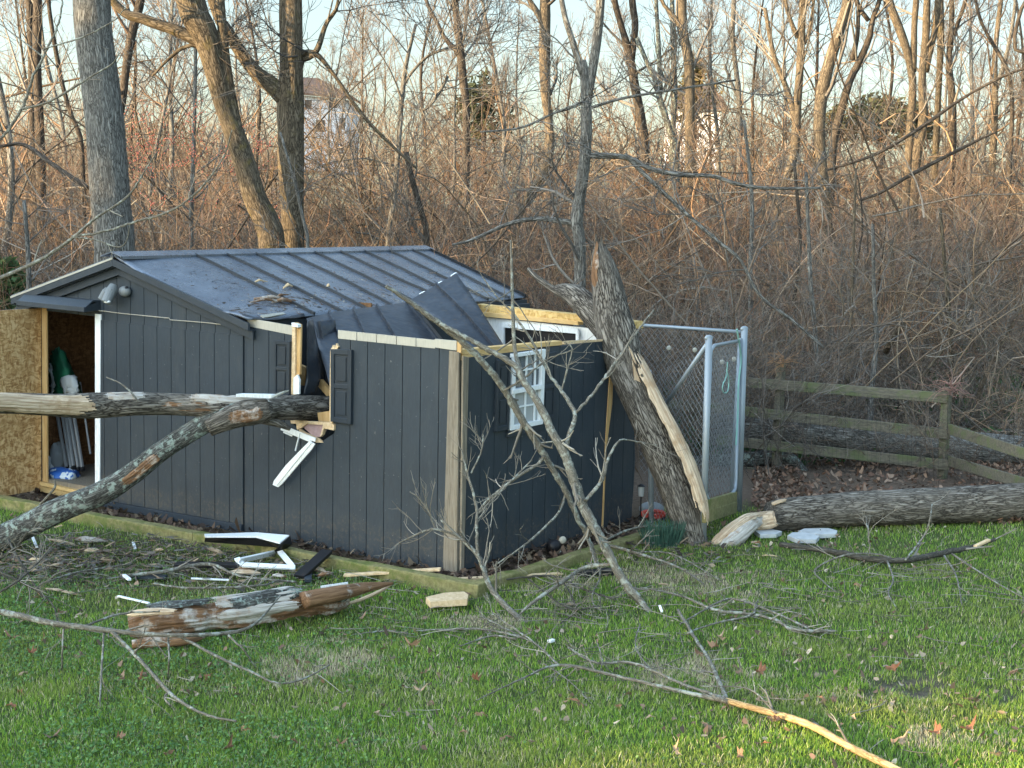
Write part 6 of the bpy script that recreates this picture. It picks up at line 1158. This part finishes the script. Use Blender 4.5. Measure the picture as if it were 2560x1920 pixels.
# evergreens and the far house
def evergreen(c, rx, rz_, label, colr, n=5200, nm='evergreen_tree', cat='evergreen', hidden=False):
    c = np.array(c, float); g = float(terr(c[0], c[1])); root = thing(nm, (c[0], c[1], g), label, cat)
    mb = MB(); mb.tube([[c[0], c[1], g-.1], [c[0], c[1], c[2]+rz_*.6]], [.16, .05], 8); mb.mk('trunk', M['bark_brown'], root)
    cl = rng.normal(size=(70, 3)); cl /= np.linalg.norm(cl, axis=1)[:, None]; cl *= rng.random((70, 1))**.4*.95; k = rng.integers(0, 70, n)
    p = cl[k]+rng.normal(0, .13, (n, 3)); p = p*np.array([rx, rx, rz_])*np.array([1, 1, 1]); p[:, :2] *= np.clip(1.15-.45*(p[:, 2:]/rz_+.0), .2, 1.5); p = p+c
    d = rng.normal(size=(n, 3)); d /= np.linalg.norm(d, axis=1)[:, None]; s = rng.normal(size=(n, 3)); s = np.cross(d, s); s /= np.linalg.norm(s, axis=1)[:, None]; L = rng.uniform(.08, .2, (n, 1))*rx**.5; W_ = L*.35
    V = np.stack([p-d*L, p+s*W_, p+d*L, p-s*W_], 1).reshape(-1, 3); cc = np.array([colr])*rng.uniform(.6, 1.4, (n, 1)); mk('crown', V, np.arange(n*4).reshape(-1, 4), M['needle'], root, attrs={'col': np.repeat(cc, 4, 0)})
    return root
evergreen(D(1212, 270, 66), 1.2, 1.5, 'rounded dark evergreen beyond the woods, left of centre', (.05, .06, .032), 1500)
evergreen(D(2205, 300, 68), 1.7, 1.2, 'olive evergreen behind the V-shaped tree', (.07, .075, .04), 1700); evergreen(D(2290, 320, 62), .9, .9, 'smaller olive evergreen beside the larger one on the right', (.07, .07, .04), 700)
evergreen(D(1740, 215, 64), .85, 1.5, 'sunlit yellowish evergreen just right of the golden trunk', (.14, .11, .05), 900); evergreen(D(2100, 300, 66), .8, .8, 'low dull evergreen behind the leaning tan trunk', (.07, .07, .035), 600)
evergreen(D(20, 712, 21.5), .3, .4, 'green bush beyond the left end of the shed roof', (.06, .10, .04), 700, 'bush', 'bush')
hs = thing('house', tuple(D(800, 330, 88)), 'pale two-storey house with a brown roof far beyond the woods', 'house')
mb = MB(); h0, h1 = D(700, 232, 88), D(868, 250, 90); hz = np.array([0, 0, 1.]); bk = np.array([0, 7., 0]); gdn = 4.2
mb.plate([h0-hz*gdn, h1-hz*gdn, h1, h0], bk); mb.mk('wall', M['housewhite'], hs)
mb = MB(); e0, e1 = h0+[-.4, -.4, 0], h1+[.5, -.4, 0]; r0, r1 = D(700, 196, 91.5), D(795, 200, 93)
mb.plate([e0, e1, r1, r0], hz*.12); mb.plate([e1, e1+bk*1.05, r1], hz*.1); mb.mk('roof', M['houseroof'], hs)
for a, b, c, d in ((823, 250, 842, 270), (762, 250, 778, 272), (790, 300, 812, 330), (850, 295, 862, 322)):
    p = D(a, b, 87.9); q = D(c, d, 87.9); mb = MB(); mb.plate([[p[0], 88.2-.4, q[2]], [q[0], 88.2-.4, q[2]], [q[0], 88.2-.4, p[2]], [p[0], 88.2-.4, p[2]]], [0, .3, 0]); mb.mk('window', M['black'], hs)
h2 = thing('house', tuple(D(1760, 330, 95)), 'grey roofed house barely seen beyond the golden trunk', 'house'); p, q = D(1690, 300, 95), D(1800, 300, 95)
mb = MB(); mb.plate([p-hz*3, q-hz*3, q+hz*.6, p+hz*.6], bk); mb.mk('wall', M['housewhite'], h2); mb = MB(); mb.plate([p+hz*.6+[-.4, -.4, 0], q+hz*.6+[.4, -.4, 0], (q+hz*2.2+bk*.5), (p+hz*2.2+bk*.5)], hz*.12); mb.mk('roof', M['houseroof'], h2)
# ---- brush: arching stems and twigs (nobody could count them)
def brush(N, name, xr, yr, hr_, pal, label, ntw=4, rr=(.006, .013), keep=None, tl=.5, fine=2, cat='brush'):
    y = rng.uniform(yr[0], yr[1], N); x = rng.uniform(xr[0], xr[1], N)*y*.345; n = fbm(np.stack([x*.35, y*.35, x*0+4], -1), 2); k = rng.random(N) < np.clip((n-.22)*3.2, .12, 1)
    if keep is not None: k &= keep(x, y)
    x, y = x[k], y[k]; N = len(x); z = terr(x, y); h = rng.uniform(hr_[0], hr_[1], N)*(.6+.9*fbm(np.stack([x*.5, y*.5, x*0+8], -1), 2)); a = rng.uniform(0, 6.283, N)
    p = np.stack([x, y, z], -1); ln = rng.uniform(.05, .75, N); d = np.stack([np.cos(a)*ln, np.sin(a)*ln, np.ones(N)], -1); P = [p]; K = 7; arch = rng.uniform(.1, 1.0, N)[:, None]
    for i in range(1, K):
        d = d+rng.normal(0, .13, (N, 3))+np.stack([np.cos(a), np.sin(a), -np.ones(N)*1.2], -1)*arch*.13*i/K*2; dd_ = d/np.linalg.norm(d, axis=1)[:, None]; P.append(P[-1]+dd_*(h/(K-1))[:, None])
    P = np.stack(P, 1); R = rng.uniform(rr[0], rr[1], N)[:, None]*(y[:, None]/30)**.5*np.linspace(1, .35, K)[None]
    Q1, R1 = spawn(P, R, ntw, tl*2, (.3, 1.0), .2, .15, 5, .7, .18, .004, .5); lv = [(P, R, pal), (Q1, R1, pal)]
    if fine: Q2, R2 = spawn(Q1, R1, fine, tl, (.3, 1.0), .15, .05, 4, .7, .2, .0035, .6); lv.append((Q2, R2, pal))
    return twigmesh(name, lv, M['brush'], patchy=True, label=label, cat=cat, kind='stuff', zero=True)
HX = lambda px: px
s_ok = lambda x, y: ~((y < 21) & (x < 2.2) & (x > -5.6))
PAL = [(c[0]*1.25, c[1]*1.18, c[2]*1.12) for c in GREY+GREY+BROWN+RED+[(.14, .12, .10)]*2]
brush(2300, 'brush', (-1.15, 1.15), (21, 27), (1.6, 3.2), PAL, 'tangled grey-brown brush right behind the shed and the fence', keep=s_ok, ntw=4)
brush(2600, 'brush', (-1.12, 1.12), (27, 36), (2.2, 4.0), PAL, 'denser reddish-brown brush in the middle of the slope', ntw=4)
far_ok = lambda x, y: (~((x/y > -.148) & (x/y < -.102)) | (rng.random(len(x)) < .15))
brush(2700, 'brush', (-1.1, 1.1), (36, 52), (2.4, 4.4), PAL+RED+WARM, 'tall tan and reddish brush along the top of the slope', keep=far_ok, ntw=4, rr=(.009, .018), tl=.7)
brush(1750, 'distant_woods', (-1.15, 1.15), (50, 80), (3, 7.5), GREY+WARM+[(.16, .12, .1)], 'distant bare woods along the skyline', keep=far_ok, ntw=6, rr=(.015, .03), tl=1.1, fine=3, cat='woods')
brush(1100, 'thicket', (.18, 1.25), (18.9, 22), (.5, 1.7), GREY+BROWN, 'low vines and thin stems tangled through the rail fence', ntw=4, rr=(.003, .006), tl=.35, keep=lambda x, y: x > .17*y)
brush(170, 'thicket', (.50, 1.1), (17.5, 18.4), (.4, 1.5), GREY+BROWN, 'thin bare stems growing up in front of the rail fence', ntw=4, rr=(.003, .005), tl=.3, keep=lambda x, y: x > .19*y)
brush(500, 'thicket', (-1.3, -.75), (18.2, 21.5), (.8, 2.2), GREY+BROWN, 'low brush beyond the left end of the shed', ntw=4, rr=(.004, .008), tl=.4, keep=lambda x, y: x < -.315*y)
brush(380, 'thicket', (.0, .55), (17.3, 20.5), (1.2, 2.6), GREY+BROWN, 'tangled stems behind the crushed end of the shed and the pen', ntw=4, rr=(.005, .01), tl=.45, keep=lambda x, y: x > .4)
def tangle(N, yr, label, hmax=3.2, r=(.007, .018), L=(1.5, 4.5)):
    y = rng.uniform(yr[0], yr[1], N); x = rng.uniform(-1.1, 1.1, N)*y*.345; k = s_ok(x, y); x, y = x[k], y[k]; N = len(x); z = terr(x, y)+rng.random(N)**1.5*hmax*(rng.random(N) < .6)
    a = rng.uniform(0, 6.283, N); d = np.stack([np.cos(a), np.sin(a)*.6, rng.uniform(-.2, 1.5, N)], -1); p = np.stack([x, y, z], -1); P = [p]; K = 12; ln = rng.uniform(L[0], L[1], N); ax = rng.normal(size=(N, 3)); cv = rng.uniform(0, .28, N)[:, None]
    for i in range(1, K):
        d /= np.linalg.norm(d, axis=1)[:, None]; d = d+np.cross(ax, d)*cv+rng.normal(0, .07, (N, 3)); P.append(P[-1]+d/np.linalg.norm(d, axis=1)[:, None]*(ln/(K-1))[:, None])
    P = np.stack(P, 1); P[..., 2] = np.maximum(P[..., 2], terr(P[..., 0], P[..., 1])+.02); Rr = rng.uniform(r[0], r[1], N)[:, None]*np.linspace(1, .4, K)[None]
    Q1, R1 = spawn(P, Rr, 5, .9, (.4, 1.1), .15, .1, 5, .6, .2, .004, .5); Q2, R2 = spawn(Q1, R1, 3, .4, (.4, 1.1), .15, .1, 4, .7, .2, .003, .6)
    pl = [(.2, .185, .16), (.15, .135, .115), (.24, .2, .16), (.1, .085, .07), (.2, .15, .11)]; twigmesh('tangle', [(P, Rr, pl), (Q1, R1, pl), (Q2, R2, pl)], M['brush'], sides=4, patchy=True, label=label, cat='brush', kind='stuff', zero=True)
tangle(420, (19.3, 25), 'arching grey stems and vines tangled in the near brush', 2.0); tangle(650, (25, 38), 'curving vines and leaning stems in the middle brush', 3.2, (.009, .024), (2, 5.5)); tangle(330, (38, 56), 'crooked leaning stems in the far brush', 4.5, (.014, .035), (3, 7))
# vine on the corner fence post
A = cr(np.array([fp(2372, 1000)+[0, -.1, 0], fp(2372, 968)+[0, -.1, .05]]), 3)[None]; Q1, R1 = spawn(np.repeat(A, 1, 0), np.full((1, A.shape[1]), .008), 40, .5, (.6, 1.5), .3, -.5, 7, .5, .25, .003, .5)
twigmesh('vine', [(Q1, R1, [(.3, .17, .14), (.24, .15, .13)])], M['brush'], label='pinkish vine bursting from the top of the corner fence post', cat='vine')
A2_ = A.copy(); A2_[..., :3] += fp(1955, 915)-fp(2372, 985)+[0, 0, 0]; Q1, R1 = spawn(A2_, np.full((1, A.shape[1]), .008), 36, .4, (.6, 1.5), .3, -.6, 7, .5, .25, .003, .5)
twigmesh('vine', [(Q1, R1, [(.36, .2, .1), (.28, .18, .12)])], M['brush'], label='orange-brown vine over the top of the first fence post', cat='vine')
# budding twigs with pink buds behind the big grey tree
bd = thing('budding_shrub', tuple(D(480, 420, 24)*[1, 1, 0]), 'shrub dotted with pink buds left of the leaning oak', 'shrub'); N = 26; P = np.stack([D(480, 450, 24)+np.array([rng.uniform(-1.1, .5), rng.uniform(-.5, .5), rng.uniform(-.5, .3)]) for _ in range(N)])
K = 5; Pp = [P]; d = rng.normal(size=(N, 3))*.6+[0, 0, .8]
for i in range(1, K): d = d+rng.normal(0, .3, (N, 3)); Pp.append(Pp[-1]+d/np.linalg.norm(d, axis=1)[:, None]*.28)
Pp = np.stack(Pp, 1); R = np.full((N, K), .006); Q1, R1 = spawn(Pp, R, 6, .5, (.4, 1), .2, .2, 5, .7, .2, .004, .6); twigmesh('stems', [(Pp, R, BROWN), (Q1, R1, BROWN)], M['brush'], bd)
b_ = Q1.reshape(-1, 3)[rng.random(len(Q1)*5) < .9]; n = len(b_); off = np.array([[1, 0, 0], [-.5, .87, .2], [-.5, -.87, -.2], [0, 0, 1.2]])*.016; V = (b_[:, None]+off[None]).reshape(-1, 3); i = np.arange(n)[:, None]*4
mk('buds', V, np.vstack([i+[0, 1, 2], i+[0, 3, 1], i+[1, 3, 2], i+[2, 3, 0]]), M['leaf'], bd, kind='stuff', attrs={'col': np.tile([.55, .2, .17], (len(V), 1))})
# low green ground cover on the woods floor
def cover(N):
    y = rng.uniform(18.8, 30, N); x = rng.uniform(-.4, .4, N)*y; n = fbm(np.stack([x*.5, y*.5, x*0], -1), 3); k = (n > .47) & s_ok(x, y); x, y = x[k], y[k]; N = len(x); z = terr(x, y)+rng.uniform(.03, .25, N); r = rng.uniform(.02, .05, N); a = rng.uniform(0, 6.28, N)
    th = a[:, None]+np.arange(4)/4*6.283; tl = rng.normal(0, .6, (N, 2)); ox, oy = np.cos(th)*r[:, None], np.sin(th)*r[:, None]
    V = np.stack([x[:, None]+ox, y[:, None]+oy, z[:, None]+ox*tl[:, :1]+oy*tl[:, 1:]], -1).reshape(-1, 3); c = np.array([(.05, .10, .035)])*rng.uniform(.5, 1.5, (N, 1))
    mk('ground_cover', V, np.arange(N*4).reshape(-1, 4), M['grass'], attrs={'col': np.repeat(c, 4, 0)}, label='green honeysuckle cover on the floor of the woods', cat='ground cover', kind='stuff', zero=True)
cover(30000)
# ================================================================== unseen evergreens added left of the picture to throw the shade
TS3 = np.array([TS[0], TS[1], 0]); TS3 /= np.linalg.norm(TS3); PS3 = np.array([-TS3[1], TS3[0], 0]); oc0 = np.array([0, 14, 0])+TS3*27
src = None
for i, (u, h, dz) in enumerate(((-17, 8.5, 0), (-13.6, 9.5, 1), (-11, 5.6, -1), (-6.9, 9.6, .5), (-3.2, 8.8, -.5), (.0, 9.6, 1), (2.6, 8.6, 0))):
    p = oc0+PS3*u+TS3*dz
    if src is None:
        src = evergreen([p[0], p[1], h*.5+.9], 2.6, h*.5, 'unseen evergreen added left of the picture to throw shade', (.04, .06, .03), 9000); src['group'] = 'unseen evergreens added to throw shade'
    else:
        r2_ = src.copy(); col.objects.link(r2_); r2_.location = (p[0], p[1], float(terr(p[0], p[1]))); r2_.rotation_euler = (0, 0, i*1.3); r2_.scale = (1.05, 1.05, h/8.5)
        for ch in list(src.children): c2 = ch.copy(); col.objects.link(c2); c2.parent = r2_
